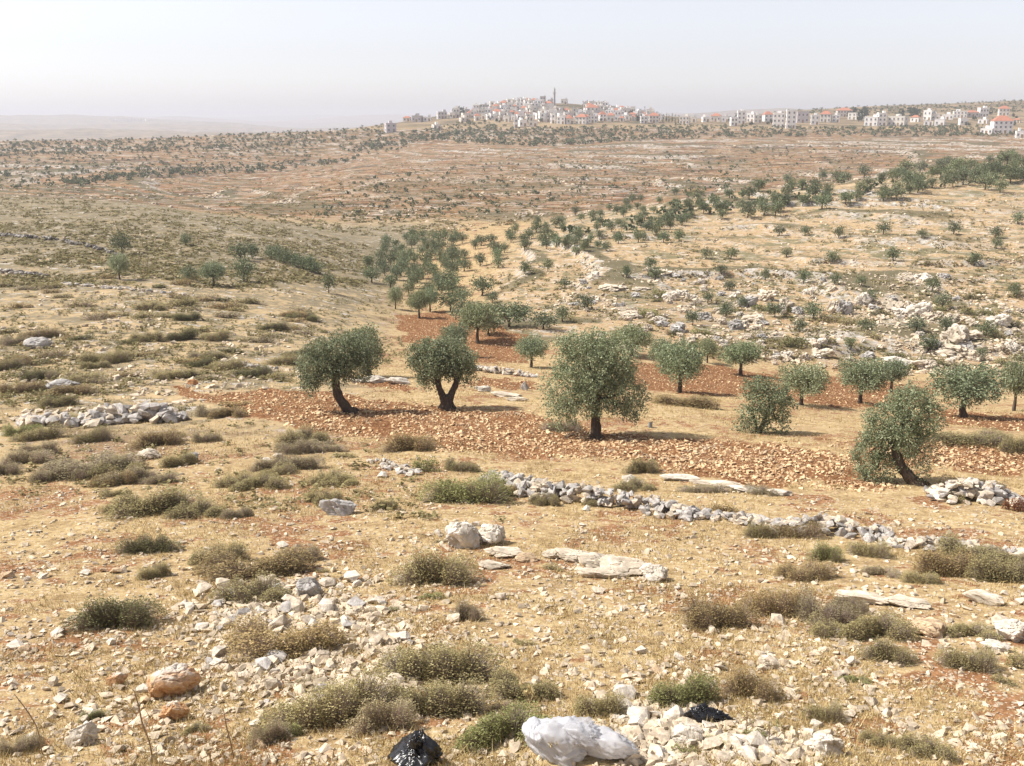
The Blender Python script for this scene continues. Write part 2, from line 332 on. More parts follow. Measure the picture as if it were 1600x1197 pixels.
M_GLASS = flat_mat('window_glass', (.15, .15, .16), .25, .5, .2, 1)
M_WOOD = flat_mat('dry_wood', (.30, .21, .13), .9, .1, .3, 10)
M_MET = flat_mat('grey_metal', (.25, .27, .28), .5, .4, .15, 3)

# ------------------------------------------------------------------ mesh and object helpers
def mk(name, V, Fc, mat, rnd=None, smooth=False):
    """mesh from arrays; Fc is one (n,k) index array"""
    V = np.asarray(V, np.float32); Fc = np.asarray(Fc, np.int32); me = bpy.data.meshes.new(name); k = Fc.shape[1]
    me.vertices.add(len(V)); me.vertices.foreach_set('co', V.ravel())
    me.loops.add(Fc.size); me.loops.foreach_set('vertex_index', Fc.ravel())
    me.polygons.add(len(Fc)); me.polygons.foreach_set('loop_start', np.arange(0, Fc.size, k, dtype=np.int32))
    me.polygons.foreach_set('loop_total', np.full(len(Fc), k, np.int32))
    me.update(calc_edges=True)
    me.polygons.foreach_set('use_smooth', np.full(len(Fc), smooth, bool))
    if rnd is not None:
        a = me.attributes.new('rnd', 'FLOAT', 'POINT'); a.data.foreach_set('value', np.asarray(rnd, np.float32))
    if mat: me.materials.append(mat)
    return me
def link(name, me, parent=None, loc=None, rot=None, scale=None, color=None):
    o = bpy.data.objects.new(name, me); col.objects.link(o)
    if parent: o.parent = parent
    if loc is not None: o.location = loc
    if rot is not None: o.rotation_euler = rot
    if scale is not None: o.scale = scale
    if color is not None: o.color = (*color, 1)
    return o
def tag(o, label=None, cat=None, group=None, kind=None):
    if label: o['label'] = label
    if cat: o['category'] = cat
    if group: o['group'] = group
    if kind: o['kind'] = kind
    return o
def rotz(a):
    c, s = np.cos(a), np.sin(a); z = np.zeros_like(c); o = np.ones_like(c)
    return np.stack([np.stack([c, -s, z], -1), np.stack([s, c, z], -1), np.stack([z, z, o], -1)], -2)
def rnd_rot(n, tilt):
    m = rotz(rng.uniform(0, 6.283, n)); ax = rng.normal(0, tilt, (n, 2))
    cx, sx = np.cos(ax[:, 0]), np.sin(ax[:, 0]); z = np.zeros(n); o = np.ones(n)
    rx = np.stack([np.stack([o, z, z], -1), np.stack([z, cx, -sx], -1), np.stack([z, sx, cx], -1)], -2)
    return m @ rx @ rotz(rng.uniform(0, 6.283, n))
def join(variants, pos, rot, scl, r):
    """variants: [(V,F,rnd or None)]; one big arrays triple out of n placed copies"""
    VV, FF, RR = [], [], []; off = 0; n = len(pos); pick = rng.integers(0, len(variants), n)
    for k, (V, Fc, rv) in enumerate(variants):
        i = np.nonzero(pick == k)[0]
        if not len(i): continue
        P = np.einsum('nij,nvj->nvi', rot[i], V[None] * scl[i][:, None, :]) + pos[i][:, None, :]
        FF.append((Fc[None] + (np.arange(len(i)) * len(V))[:, None, None] + off).reshape(-1, Fc.shape[1]))
        VV.append(P.reshape(-1, 3)); off += len(i) * len(V)
        base = np.zeros(len(V)) if rv is None else rv
        RR.append((base[None] * (1 if rv is not None else 0) + r[i][:, None]).ravel())
    return np.concatenate(VV), np.concatenate(FF), np.clip(np.concatenate(RR), 0, 1)

# ------------------------------------------------------------------ ground sheet
FIELD_PX = [
 [(262, 606), (330, 609), (480, 610), (570, 617), (660, 630), (700, 634), (770, 642), (860, 650), (945, 672), (1050, 690), (1160, 688), (1300, 705), (1345, 738), (1420, 765), (1330, 768), (1150, 748), (980, 722), (830, 712), (700, 706), (560, 690), (420, 656), (290, 618)],
 [(615, 492), (690, 486), (740, 500), (830, 522), (838, 565), (770, 572), (700, 560), (640, 532)],
 [(955, 566), (1110, 572), (1210, 586), (1330, 588), (1460, 606), (1430, 638), (1300, 636), (1210, 618), (1140, 622), (1050, 612), (980, 602)],
 [(1440, 640), (1620, 652), (1620, 676), (1450, 660)],
 [(1290, 690), (1440, 684), (1620, 698), (1620, 748), (1460, 728), (1330, 718)],
 [(560, 588), (650, 598), (640, 608), (560, 604)], [(740, 588), (838, 600), (832, 612), (745, 606)],
]
def ploughed(X, Y):
    X = np.asarray(X, float); Y = np.asarray(Y, float)
    wx = X + 2.4 * (fbm(X / 2.2, Y / 2.2, 3, 41) - .5); wy = Y + 2.2 * (fbm(X / 2.2, Y / 2.2, 3, 42) - .5)
    sh = X.shape; px, py = topix(np.stack([wx.ravel(), wy.ravel(), H(X, Y).ravel()], 1))
    r = np.zeros(px.shape, bool)
    for f in FIELD_PX: r |= inpoly(px, py, f)
    return r.reshape(sh) & (Y > 20) & (Y < 130)
def build_ground():
    pl = ploughed(GX, np.where(GY > 1, GY, 1.0)) & (GD < 140) & (GY > 1)
    GZ[:] = GZ + pl * (0.2 * (fbm(GX / .6, GY / .6, 2, 77) - .5) + .06 * np.sin(6.283 / 1.25 * (GY + .16 * GX + 1.2 * (fbm(GX / 6, GY / 6, 2, 78) - .5))))
    far = sst(640, 700, GD)
    nA, nR = len(AZ) - 1, len(RR)
    V = np.stack([GX, GY, GZ], -1)[:-1].reshape(-1, 3)
    i, j = np.meshgrid(np.arange(nA), np.arange(nR - 1), indexing='ij'); i2 = (i + 1) % nA
    Fc = np.stack([i * nR + j, i * nR + j + 1, i2 * nR + j + 1, i2 * nR + j], -1).reshape(-1, 4)
    me = mk('ground', V, Fc[:, ::-1], M_G, smooth=True)
    for nm, ch in (('mask_a', (pl.astype(float), GRIGHT, GMID)), ('mask_b', (GLEFT, GROCK, far)), ('mask_c', (GSCRUB, GSCRUB, GSCRUB))):
        c = np.zeros((len(V), 4), np.float32); c[:, 3] = 1
        for k in range(3): c[:, k] = np.asarray(ch[k])[:-1].reshape(-1)
        a = me.attributes.new(nm, 'FLOAT_COLOR', 'POINT'); a.data.foreach_set('color', c.ravel())
    tag(link('ground', me), 'dry stony hillside falling to a valley and rising to far hills', kind='structure')
build_ground()

# the hazy air over the whole valley
def haze():
    me = bpy.data.meshes.new('haze'); bm = bmesh.new(); bmesh.ops.create_cube(bm, size=1.0); bm.to_mesh(me); bm.free()
    lo, hi = float(GZ.min()) - 1, max(float(GZ.max()) + 2, 48.0)
    print('haze', lo, hi)
    o = link('haze', me, loc=(0, 0, (lo + hi) / 2), scale=(24400, 24400, hi - lo))
    m = bpy.data.materials.new('haze'); m.use_nodes = True; n = m.node_tree.nodes; n.remove(n['Principled BSDF'])
    v = n.new('ShaderNodeVolumePrincipled'); v.inputs['Color'].default_value = (.70, .725, .81, 1); v.inputs['Density'].default_value = HAZE
    v.inputs['Anisotropy'].default_value = .2
    m.node_tree.links.new(v.outputs[0], n['Material Output'].inputs['Volume']); me.materials.append(m)
    tag(o, 'pale summer haze filling the air over the valley', kind='stuff')
    return o
HZ = haze()

# ------------------------------------------------------------------ labels: look + where it stands
LM = []            # (px, py, phrase)
def landmark(px, py, phrase): LM.append((px, py, phrase))
PENDING = []       # (object, px, py, look)
ORD = ['', 'second', 'third', 'fourth', 'fifth', 'sixth', 'seventh', 'eighth', 'ninth', 'tenth', 'eleventh', 'twelfth']
def pend(o, px, py, look, cat, group): 
    o['category'] = cat; o['group'] = group; PENDING.append((o, px, py, look))
def resolve_labels():
    seen = {}
    for it in PENDING:
        o, px, py, look = it
        best = None
        for (lx, ly, ph) in LM:
            d = math.hypot(px - lx, (py - ly) * 2.2)
            if d > 2 and (best is None or d < best[0]): best = (d, lx, ly, ph)
        d, lx, ly, ph = best; dx, dy = px - lx, (py - ly) * 2.2
        if abs(dx) > abs(dy): rel = 'left of' if dx < 0 else 'right of'
        else: rel = 'in front of' if dy > 0 else 'behind'
        seen.setdefault((look, rel, ph), []).append((d, o))
    for (look, rel, ph), v in seen.items():
        v.sort(key=lambda a: a[0])
        for k, (d, o) in enumerate(v):
            if k == 0: o['label'] = f'{look} {rel} {ph}' if len(v) == 1 else f'{look} closest {rel} {ph}'
            elif k < len(ORD): o['label'] = f'{ORD[k]} nearest {look} {rel} {ph}'
            else: o['label'] = f'{look} farther off {rel} {ph}'

# ------------------------------------------------------------------ olive trees
def tube(pts, rad, sides=8, jit=.12):
    pts = np.array(pts, float); V = []; n = len(pts)
    for i in range(n):
        d = pts[min(i + 1, n - 1)] - pts[max(i - 1, 0)]; d /= np.linalg.norm(d) + 1e-9
        a = np.cross(d, [0.3, 1, 0.1]); a /= np.linalg.norm(a) + 1e-9; b = np.cross(d, a)
        for k in range(sides):
            q = 2 * math.pi * k / sides; r = rad[i] * (1 + rng.uniform(-jit, jit)); V.append(pts[i] + r * (math.cos(q) * a + math.sin(q) * b))
    Fc = [[i * sides + k, i * sides + (k + 1) % sides, (i + 1) * sides + (k + 1) % sides, (i + 1) * sides + k] for i in range(n - 1) for k in range(sides)]
    V.append(pts[-1]); t = len(V) - 1
    for k in range(0, sides, 1): Fc.append([(n - 1) * sides + k, (n - 1) * sides + (k + 1) % sides, t, t])
    return np.array(V), np.array(Fc)
def fine(pts, rad, m=4):
    pts = np.array(pts, float); u = np.linspace(0, len(pts) - 1, (len(pts) - 1) * m + 1)
    k = np.arange(len(pts)); P = np.stack([np.interp(u, k, pts[:, c]) for c in range(3)], 1)
    if len(P) > 4:
        Q = P.copy(); Q[1:-1] = (P[:-2] + 2 * P[1:-1] + P[2:]) / 4; P = Q.copy(); P[1:-1] = (Q[:-2] + 2 * Q[1:-1] + Q[2:]) / 4
    return P, np.interp(u, k, rad)
def tubes(lines, sides=8, mat=None, name='trunk'):
    VV, FF = [], []; off = 0
    for pts, rad in lines:
        P, r = fine(pts, rad); V, Fc = tube(P, r, sides); VV.append(V); FF.append(Fc + off); off += len(V)
    V = np.concatenate(VV); Fs = [([int(i) for i in f] if f[2] != f[3] else [int(f[0]), int(f[1]), int(f[2])]) for f in np.concatenate(FF)]
    me = bpy.data.meshes.new(name); me.from_pydata([tuple(v) for v in V], [], Fs); me.update()
    me.polygons.foreach_set('use_smooth', np.ones(len(Fs), bool)); me.materials.append(mat or M_BARK); return me
def leaf_quads(C, Dv, L, W, r):
    """leaves: centre, direction, length, width"""
    n = len(C); Dv = Dv / (np.linalg.norm(Dv, axis=1, keepdims=True) + 1e-9)
    s = np.cross(Dv, rng.normal(0, 1, (n, 3))); s /= np.linalg.norm(s, axis=1, keepdims=True) + 1e-9
    L = np.asarray(L)[:, None]; W = np.asarray(W)[:, None]
    V = np.stack([C - Dv * L * .5, C + s * W * .5, C + Dv * L * .5, C - s * W * .5], 1).reshape(-1, 3)
    return V, np.arange(4 * n).reshape(-1, 4), np.repeat(r, 4)
def crown(lobes, n, L, W, spray=10, spread=None, shell=.46, droop=.3):
    """lobes: (x,y,z,rx,ry,rz[,density]) ; leaves grow in sprays near the skin of every lobe"""
    lb = np.array([list(l) + [1.0] * (7 - len(l)) for l in lobes], float)
    area = (lb[:, 3] * lb[:, 4] * lb[:, 5]) ** .667 * lb[:, 6]; ns = n // spray
    k = rng.choice(len(lb), ns, p=area / area.sum())
    d = rng.normal(0, 1, (ns, 3)); d /= np.linalg.norm(d, axis=1, keepdims=True)
    fr = shell + (1.08 - shell) * rng.random(ns) ** .6
    # each lobe has an uneven skin
    bump = 1 + .40 * (vnoise(d[:, 0] * 2.3 + k * 7.1, d[:, 2] * 2.3 + d[:, 1] * 1.7, 3) - .5) * 2
    C = lb[k, :3] + d * lb[k, 3:6] * (fr * bump)[:, None]
    tone = rng.random(ns)
    tw = d + np.array([0, 0, -droop]) + rng.normal(0, .45, (ns, 3)); tw /= np.linalg.norm(tw, axis=1, keepdims=True)
    sp = spread or L * 2.2
    i = np.repeat(np.arange(ns), spray); m = len(i); u = rng.random(m)
    P = C[i] + tw[i] * (u * sp * 1.3)[:, None] + rng.normal(0, sp * .28, (m, 3))
    Dv = tw[i] * .8 + rng.normal(0, .75, (m, 3))
    r = np.clip(.5 * tone[i] + .5 * rng.random(m) ** 1.3, 0, 1)
    return leaf_quads(P, Dv, L * rng.uniform(.6, 1.3, m), W * rng.uniform(.7, 1.3, m), r)
def limbs_to(lobes, fork, r0, n=None):
    out = []
    for l in (lobes if n is None else lobes[:n]):
        e = np.array(l[:3]); f = np.array(fork); mid = (e * .55 + f * .45) + np.array([0, 0, -.1]) * abs(e[2] - f[2])
        out.append(([f, mid, e], [r0, r0 * .6, r0 * .25]))
    return out
TREE_N = [0]
def special_tree(px, py, trunk, lobes, nleaf, label, leafpx=4.2, limb=3.2, tint=(1, 1, 1), extra=()):
    """trunk lines and crown lobes given in photograph pixels about the foot, turned into metres"""
    P = at(px, py); s = 1 / ppm(P); yaw = -math.atan2(P.x, P.y)
    root = bpy.data.objects.new('olive_tree', None); col.objects.link(root); root.location = (P.x, P.y, P.z - .03); root.rotation_euler = (0, 0, yaw)
    tag(root, label, 'tree', 'olive trees in and around the ploughed field')
    lines = [([(p[0] * s, (p[2] if len(p) > 2 else 0) * s, p[1] * s) for p in pts], [q * s * .82 for q in rad]) for pts, rad in trunk]
    # spreading root flare
    f0 = lines[0]
    for k in range(4):
        a = k * 1.57 + rng.uniform(0, .5); rr = f0[1][0]
        lines.append(([(f0[0][0][0] + math.cos(a) * rr * 1.15, math.sin(a) * rr * 1.15, -.1), (f0[0][0][0] + math.cos(a) * rr * .75, math.sin(a) * rr * .75, rr * .3), (f0[0][0][0] + math.cos(a) * rr * .3, math.sin(a) * rr * .3, rr * .95)], [rr * .3, rr * .33, rr * .2]))
    lb = [(l[0] * .97 * s, l[2] * s, l[1] * s, l[3] * .86 * s, (l[5] if len(l) > 5 else (l[3] + l[4]) * .5) * .9 * s, l[4] * .88 * s, l[6] if len(l) > 6 else 1.0) for l in lobes]
    nb = len(trunk); tips = [ln[0][-1] for ln in lines[:nb]]
    for l in lb:
        e = np.array(l[:3]); f = min((np.array(t) for t in tips), key=lambda t: np.linalg.norm(t - e))
        lines.append(([f, f * .5 + e * .5 + rng.normal(0, 1.5 * s, 3), e], [limb * s, limb * s * .6, limb * s * .3]))
    link('trunk', tubes(lines, 9), root)
    V, Fc, r = crown(lb, nleaf, leafpx * s, leafpx * s * .5, 10)
    link('crown', mk('crown', V, Fc, M_OL, r), root, color=tint)
    TREE_N[0] += 1; landmark(px, py, label_short.get(label, None) or 'the ' + label)
    return root
label_short = {
 'large round olive tree with short straight trunk at field centre': 'the large round olive',
 'leaning olive tree with curved trunk and drooping left crown': 'the leaning olive',
 'olive tree with forked trunk enclosing an open gap': 'the forked olive',
 'thin bent olive tree with dark curved trunk and straggly crown': 'the straggly bent olive',
 'bushy olive leafy almost down to the ground beside the field': 'the bushy low olive',
 'small upright olive just behind the leaning olive': 'the upright olive behind the leaning one',
}
special_tree(932, 684, [([(0, -3), (-1, 14), (-2, 38), (-1, 64)], [12, 9.5, 9, 8])],
 [(-6, 118, 0, 58, 50, 48), (-42, 84, -6, 36, 46, 38), (-22, 146, 4, 48, 27, 40), (26, 132, 6, 42, 38, 40), (42, 78, -4, 32, 34, 34), (56, 56, 0, 17, 24, 18), (-56, 50, 2, 24, 28, 24), (6, 78, -18, 44, 32, 30), (0, 98, 22, 50, 46, 30)],
 34000, 'large round olive tree with short straight trunk at field centre', 3.7, 4)
special_tree(547, 643, [([(6, -3), (-6, 8), (-17, 26), (-21, 48), (-17, 72)], [9, 9.5, 9, 8, 7])],
 [(-54, 72, 0, 20, 27, 22), (-44, 92, 4, 24, 24, 24), (-16, 96, -4, 30, 30, 30), (12, 98, 6, 30, 28, 30), (12, 76, -6, 26, 22, 26), (-62, 52, 0, 13, 16, 14), (-20, 76, -14, 24, 22, 18)],
 18000, 'leaning olive tree with curved trunk and drooping left crown', 3.6, 3)
special_tree(577, 587, [([(2, -3), (-3, 12), (-6, 26)], [5, 4.5, 4])],
 [(-6, 52, 0, 20, 24, 20), (4, 42, 0, 15, 20, 16), (-2, 66, 0, 14, 12, 14)], 4200, 'small upright olive just behind the leaning olive', 4, 2)
special_tree(698, 636, [([(0, -3), (0, 8), (0, 20)], [14, 12.5, 11]), ([(-4, 14), (-10, 28), (-14, 44), (-10, 60)], [7.5, 6, 5.5, 5]), ([(4, 12), (10, 28), (17, 42), (14, 60)], [7.5, 6, 5.5, 5])],
 [(-22, 76, 0, 30, 27, 28), (10, 86, 2, 32, 24, 28), (28, 62, -2, 19, 22, 20), (-6, 70, -12, 26, 14, 20), (-48, 88, 0, 11, 13, 12), (-22, 94, 6, 26, 16, 22), (-28, 52, 4, 17, 15, 16), (16, 72, 14, 28, 26, 20)],
 18000, 'olive tree with forked trunk enclosing an open gap', 3.6, 2.6)
special_tree(1432, 757, [([(8, -4), (-10, 10), (-26, 28), (-36, 52), (-34, 84)], [14, 12, 9.5, 8, 6])],
 [(-14, 128, 0, 33, 28, 30), (-46, 104, 4, 32, 36, 32), (-68, 80, 0, 19, 40, 20, .9), (-26, 80, -8, 30, 26, 26), (8, 112, 0, 20, 30, 22, .8), (-76, 44, 0, 23, 42, 20, 1.0), (4, 54, 0, 18, 36, 16, .8), (-34, 52, 8, 24, 30, 18, .5), (-22, 142, 0, 24, 16, 22, .8), (-62, 20, 0, 30, 26, 20, .9)],
 21000, 'thin bent olive tree with dark curved trunk and straggly crown', 3.8, 2.6)
special_tree(1187, 676, [([(-2, -3), (4, 16), (10, 36), (14, 52)], [5, 4.2, 3.8, 3.2]), ([(-4, -2), (-6, 12), (-10, 26)], [3, 2.4, 2])],
 [(6, 62, 0, 32, 26, 28), (28, 52, 0, 20, 22, 20), (-8, 28, 0, 25, 22, 22, .6), (26, 18, 0, 22, 15, 18, .5), (-22, 16, 0, 16, 14, 14, .6), (-6, 76, 0, 20, 14, 18)],
 6500, 'bushy olive leafy almost down to the ground beside the field', 4.2, 2)

def norm_tree(n, L, W, spray, low=False):
    """an olive of unit height and unit width"""
    nl = 8 if not low else 5; lb = [(0, 0, .67, .34, .34, .25)]
    for k in range(nl):
        a = k * 6.283 / nl + rng.uniform(-.4, .4); rr = rng.uniform(.18, .34); lb.append((math.cos(a) * rr, math.sin(a) * rr, rng.uniform(.54, .78), rng.uniform(.17, .26), rng.uniform(.17, .26), rng.uniform(.15, .24)))
    le = rng.uniform(-.06, .06)
    tr = [([(0, 0, -.03), (le, rng.uniform(-.02, .02), .18), (le * .3, 0, .38)], [.058, .042, .034])] + limbs_to(lb[1:], (le * .3, 0, .34), .024)
    tm = tubes(tr, 6 if not low else 4)
    V, Fc, r = crown(lb, n, L, W, spray)
    return tm, mk('crown', V, Fc, M_OL if not low else M_FAROL, r), (V, Fc, r)
MID = [norm_tree(8000, .045, .023, 10) for _ in range(6)]
LOW = [norm_tree(1000, .10, .058, 8, low=True) for _ in range(6)]
def olive(px, py, h, w, P=None, tint=None):
    if P is None: P = at(px, py)
    s = 1 / ppm(P); tm, cm, _ = (random.choice(MID) if h >= 38 else random.choice(LOW))
    root = bpy.data.objects.new('olive_tree', None); col.objects.link(root)
    root.location = (P[0], P[1], P[2] - .02); root.rotation_euler = (0, 0, rng.uniform(0, 6.28)); root.scale = (w * s, w * s, h * s)
    link('trunk', tm, root); link('crown', cm, root, color=tint or tuple(rng.uniform(.85, 1.12) * np.array([1, 1, 1]) * np.array([rng.uniform(.94, 1.05), 1, rng.uniform(.92, 1.05)])))
    TREE_N[0] += 1
    return root
# trees one can tell apart, (foot x, foot y, height, width, label)
G_F = 'olive trees in and around the ploughed field'
NAMED = [
 (747, 536, 66, 56, 'olive with two stacked clumps on the red field past the forked olive', 'the two-clump olive'),
 (712, 556, 52, 46, 'olive crown peeping over the top of the forked olive', None),
 (795, 511, 36, 52, 'broad olive behind the red field above the low wall', 'the broad olive past the red field'),
 (849, 514, 26, 40, 'low wide olive tucked right of the broad olive past the red field', None),
 (775, 494, 20, 28, 'small olive on the left shoulder of the broad olive past the red field', None),
 (655, 497, 44, 36, 'dark-trunked olive at the top edge of the red field', 'the dark-trunked olive on the red field edge'),
 (618, 483, 38, 24, 'slim olive left of the dark-trunked olive on the red field edge', None),
 (672, 487, 38, 30, 'olive right behind the dark-trunked olive on the red field edge', None),
 (753, 462, 30, 34, 'lone olive on the path between grove and right slope', 'the lone olive on the path'),
 (830, 574, 54, 46, 'olive cluster half hidden left of the large round olive', None),
 (987, 556, 48, 62, 'wide olive just past the right of the large round olive', 'the wide olive past the large round one'),
 (1062, 614, 88, 78, 'neat umbrella-shaped olive casting a shadow on the upper red field', 'the umbrella-shaped olive'),
 (1035, 580, 52, 44, 'olive behind the left of the umbrella-shaped olive', None),
 (1105, 567, 38, 28, 'narrow olive behind the right of the umbrella-shaped olive', None),
 (1157, 586, 54, 62, 'flat-topped olive at the far edge of the upper red field', 'the flat-topped olive'),
 (1252, 633, 66, 72, 'olive with pale marks on its trunk behind the bushy low olive', 'the pale-marked olive'),
 (1344, 630, 72, 72, 'dark-trunked spreading olive behind the straggly bent olive', 'the spreading dark-trunked olive'),
 (1392, 612, 52, 50, 'olive tucked behind the right side of the spreading dark-trunked olive', None),
 (1508, 652, 84, 112, 'broadest spreading olive on the right field', 'the broadest right-hand olive'),
 (1584, 642, 82, 56, 'grey olive cut by the right edge of the photo', 'the grey olive at the right edge'),
 (879, 503, 24, 22, 'small round olive alone above the large round olive', None),
 (187, 437, 41, 30, 'round-headed olive with leaning trunk on the left slope', 'the leaning-trunk olive on the left slope'),
 (191, 398, 33, 26, 'round olive standing higher up by the dark stone wall', 'the round olive by the dark wall'),
 (334, 447, 40, 40, 'thick-trunked olive at the middle of the left slope', 'the thick-trunked left-slope olive'),
 (296, 440, 24, 24, 'low bushy olive left of the thick-trunked left-slope olive', None),
 (382, 440, 36, 32, 'olive right of the thick-trunked left-slope olive', None),
 (375, 406, 26, 30, 'upper left olive of the pair above the left slope trio', None),
 (394, 404, 24, 20, 'upper right olive of the pair above the left slope trio', None),
 (290, 384, 18, 17, 'tiny lone olive high on the left slope', None),
 (514, 458, 30, 18, 'slender curved olive at the left of the valley grove', 'the slender curved olive'),
 (940, 462, 1, 1, '', None)]
for px, py, h, w, lab, short in NAMED:
    if not lab: continue
    o = olive(px, py, h, w); tag(o, lab, 'tree', G_F)
    landmark(px, py, short or ('the ' + lab) if short else None) if short else None
for k in range(8):
    px = 424 + k * 10; py = 405 + k * 3.2
    o = olive(px, py, rng.uniform(17, 24), rng.uniform(19, 26))
    tag(o, f'{["leftmost","second from left","third from left","fourth from left","fourth from right","third from right","second from right","rightmost"][k]} olive in the short row below the left hill', 'tree', 'olives in the short row below the left hill')
RIGHT = [(997, 379), (1037, 379), (1061, 377), (1217, 368), (1258, 368), (1016, 420), (1024, 438), (979, 434), (1127, 428), (1142, 405), (1103, 404), (1196, 438), (1229, 402), (1256, 443), (1304, 445), (1346, 447), (1456, 456), (1585, 464), (1522, 415), (1557, 389), (882, 450), (856, 424), (820, 428), (778, 419), (725, 424), (914, 484), (690, 459), (769, 473), (1106, 474), (1134, 495), (1140, 454), (1159, 480), (1082, 508), (1210, 496), (1249, 518), (1270, 499), (1329, 546), (1355, 520), (1359, 474), (1431, 519), (1477, 519), (1472, 483), (1540, 526), (1452, 550), (1532, 563), (947, 392), (900, 398), (1310, 372), (1380, 366), (1440, 372), (1490, 366), (1555, 372), (1590, 350), (1300, 410), (1395, 408)]
RTREES = []
for px, py in RIGHT:
    h = rng.uniform(17, 26) * (0.75 + 0.35 * (py - 360) / 200); o = olive(px, py, h, h * rng.uniform(.8, 1.15)); RTREES.append((o, px, py))
    pend(o, px, py, ['small dark olive', 'small grey-green olive', 'little olive sapling'][0 if h > 25 else 1 if h > 20 else 2], 'tree', 'olives dotted over the rocky right slope')
# landmarks on the rocky slope
landmark(1456, 456, 'the lone olive on the pale right-slope ledge'); landmark(1196, 438, 'the round olive high on the right slope')
# grove along the valley floor and the belt on the crest of the right spur
def zone_trees(poly, n, hr, look, group, seps=1.0, wf=(.75, 1.1)):
    X, Y = sample_poly(poly, n * 6); keep = []
    o = np.argsort(Y)[::-1]
    for i in rng.permutation(len(X)):
        hh = hr[0] + (hr[1] - hr[0]) * (Y[i] - min(p[1] for p in poly)) / (max(p[1] for p in poly) - min(p[1] for p in poly) + 1e-6)
        if all(math.hypot(X[i] - a, (Y[i] - b) * 2.6) > hh * .8 * seps for a, b, _ in keep): keep.append((X[i], Y[i], hh))
        if len(keep) >= n: break
    P = at_many([k[0] for k in keep], [k[1] for k in keep]); out = []
    for k, p in zip(keep, P):
        if np.isnan(p).any(): continue
        h = k[2] * rng.uniform(.8, 1.2); t = olive(k[0], k[1], min(h, 37), h * rng.uniform(*wf), p)
        pend(t, k[0], k[1], look, 'tree', group); out.append(t)
    return out
for px, py, ph in [(640, 380, 'the head of the valley grove'), (620, 430, 'the left edge of the valley grove'), (690, 430, 'the right edge of the valley grove'), (650, 455, 'the near end of the valley grove')]: landmark(px, py, ph)
zone_trees([(556, 438), (590, 405), (612, 372), (690, 366), (728, 372), (706, 408), (712, 440), (704, 474), (680, 470), (640, 462), (600, 452)], 56, (14, 26), 'grove olive', 'olives packed along the valley floor')
for px, py, ph in [(760, 385, 'the tip of the right spur'), (860, 355, 'the lower end of the spur belt'), (960, 345, 'the thick middle of the spur belt'), (1060, 325, 'the bend of the spur belt'), (1160, 310, 'the open patch on the spur crest'), (1260, 300, 'the crown of the spur'), (1360, 290, 'the dense crest of the spur'), (1460, 280, 'the high crest of the spur'), (1560, 272, 'the crest end at the right edge')]: landmark(px, py, ph)
for px, py, ph in [(890, 388, 'the lower fringe of the belt'), (985, 372, 'the lower middle fringe of the belt'), (1120, 345, 'the lower bend of the belt'), (1290, 318, 'the lower edge of the crest')]: landmark(px, py, ph)
zone_trees([(690, 420), (760, 378), (850, 350), (930, 326), (1080, 300), (1080, 352), (1000, 380), (930, 396), (860, 394), (800, 408), (730, 424)], 80, (11, 18), 'small olive', 'olives in the belt along the spur', 1.2)
zone_trees([(1080, 308), (1200, 290), (1400, 268), (1600, 246), (1600, 300), (1500, 308), (1400, 318), (1300, 322), (1240, 342), (1160, 348), (1080, 352)], 60, (13, 22), 'olive', 'olives in the belt along the spur', 1.1)
zone_trees([(1400, 272), (1500, 260), (1600, 246), (1600, 294), (1500, 300), (1400, 304)], 26, (17, 25), 'olive', 'olives in the belt along the spur', .8)
for px, py, h, w in [(704, 486, 30, 34), (728, 505, 36, 36), (722, 474, 25, 28), (764, 524, 34, 34), (815, 500, 26, 34)]:
    pend(olive(px, py, h, w), px, py, 'bushy olive', 'tree', 'olive trees in and around the ploughed field')

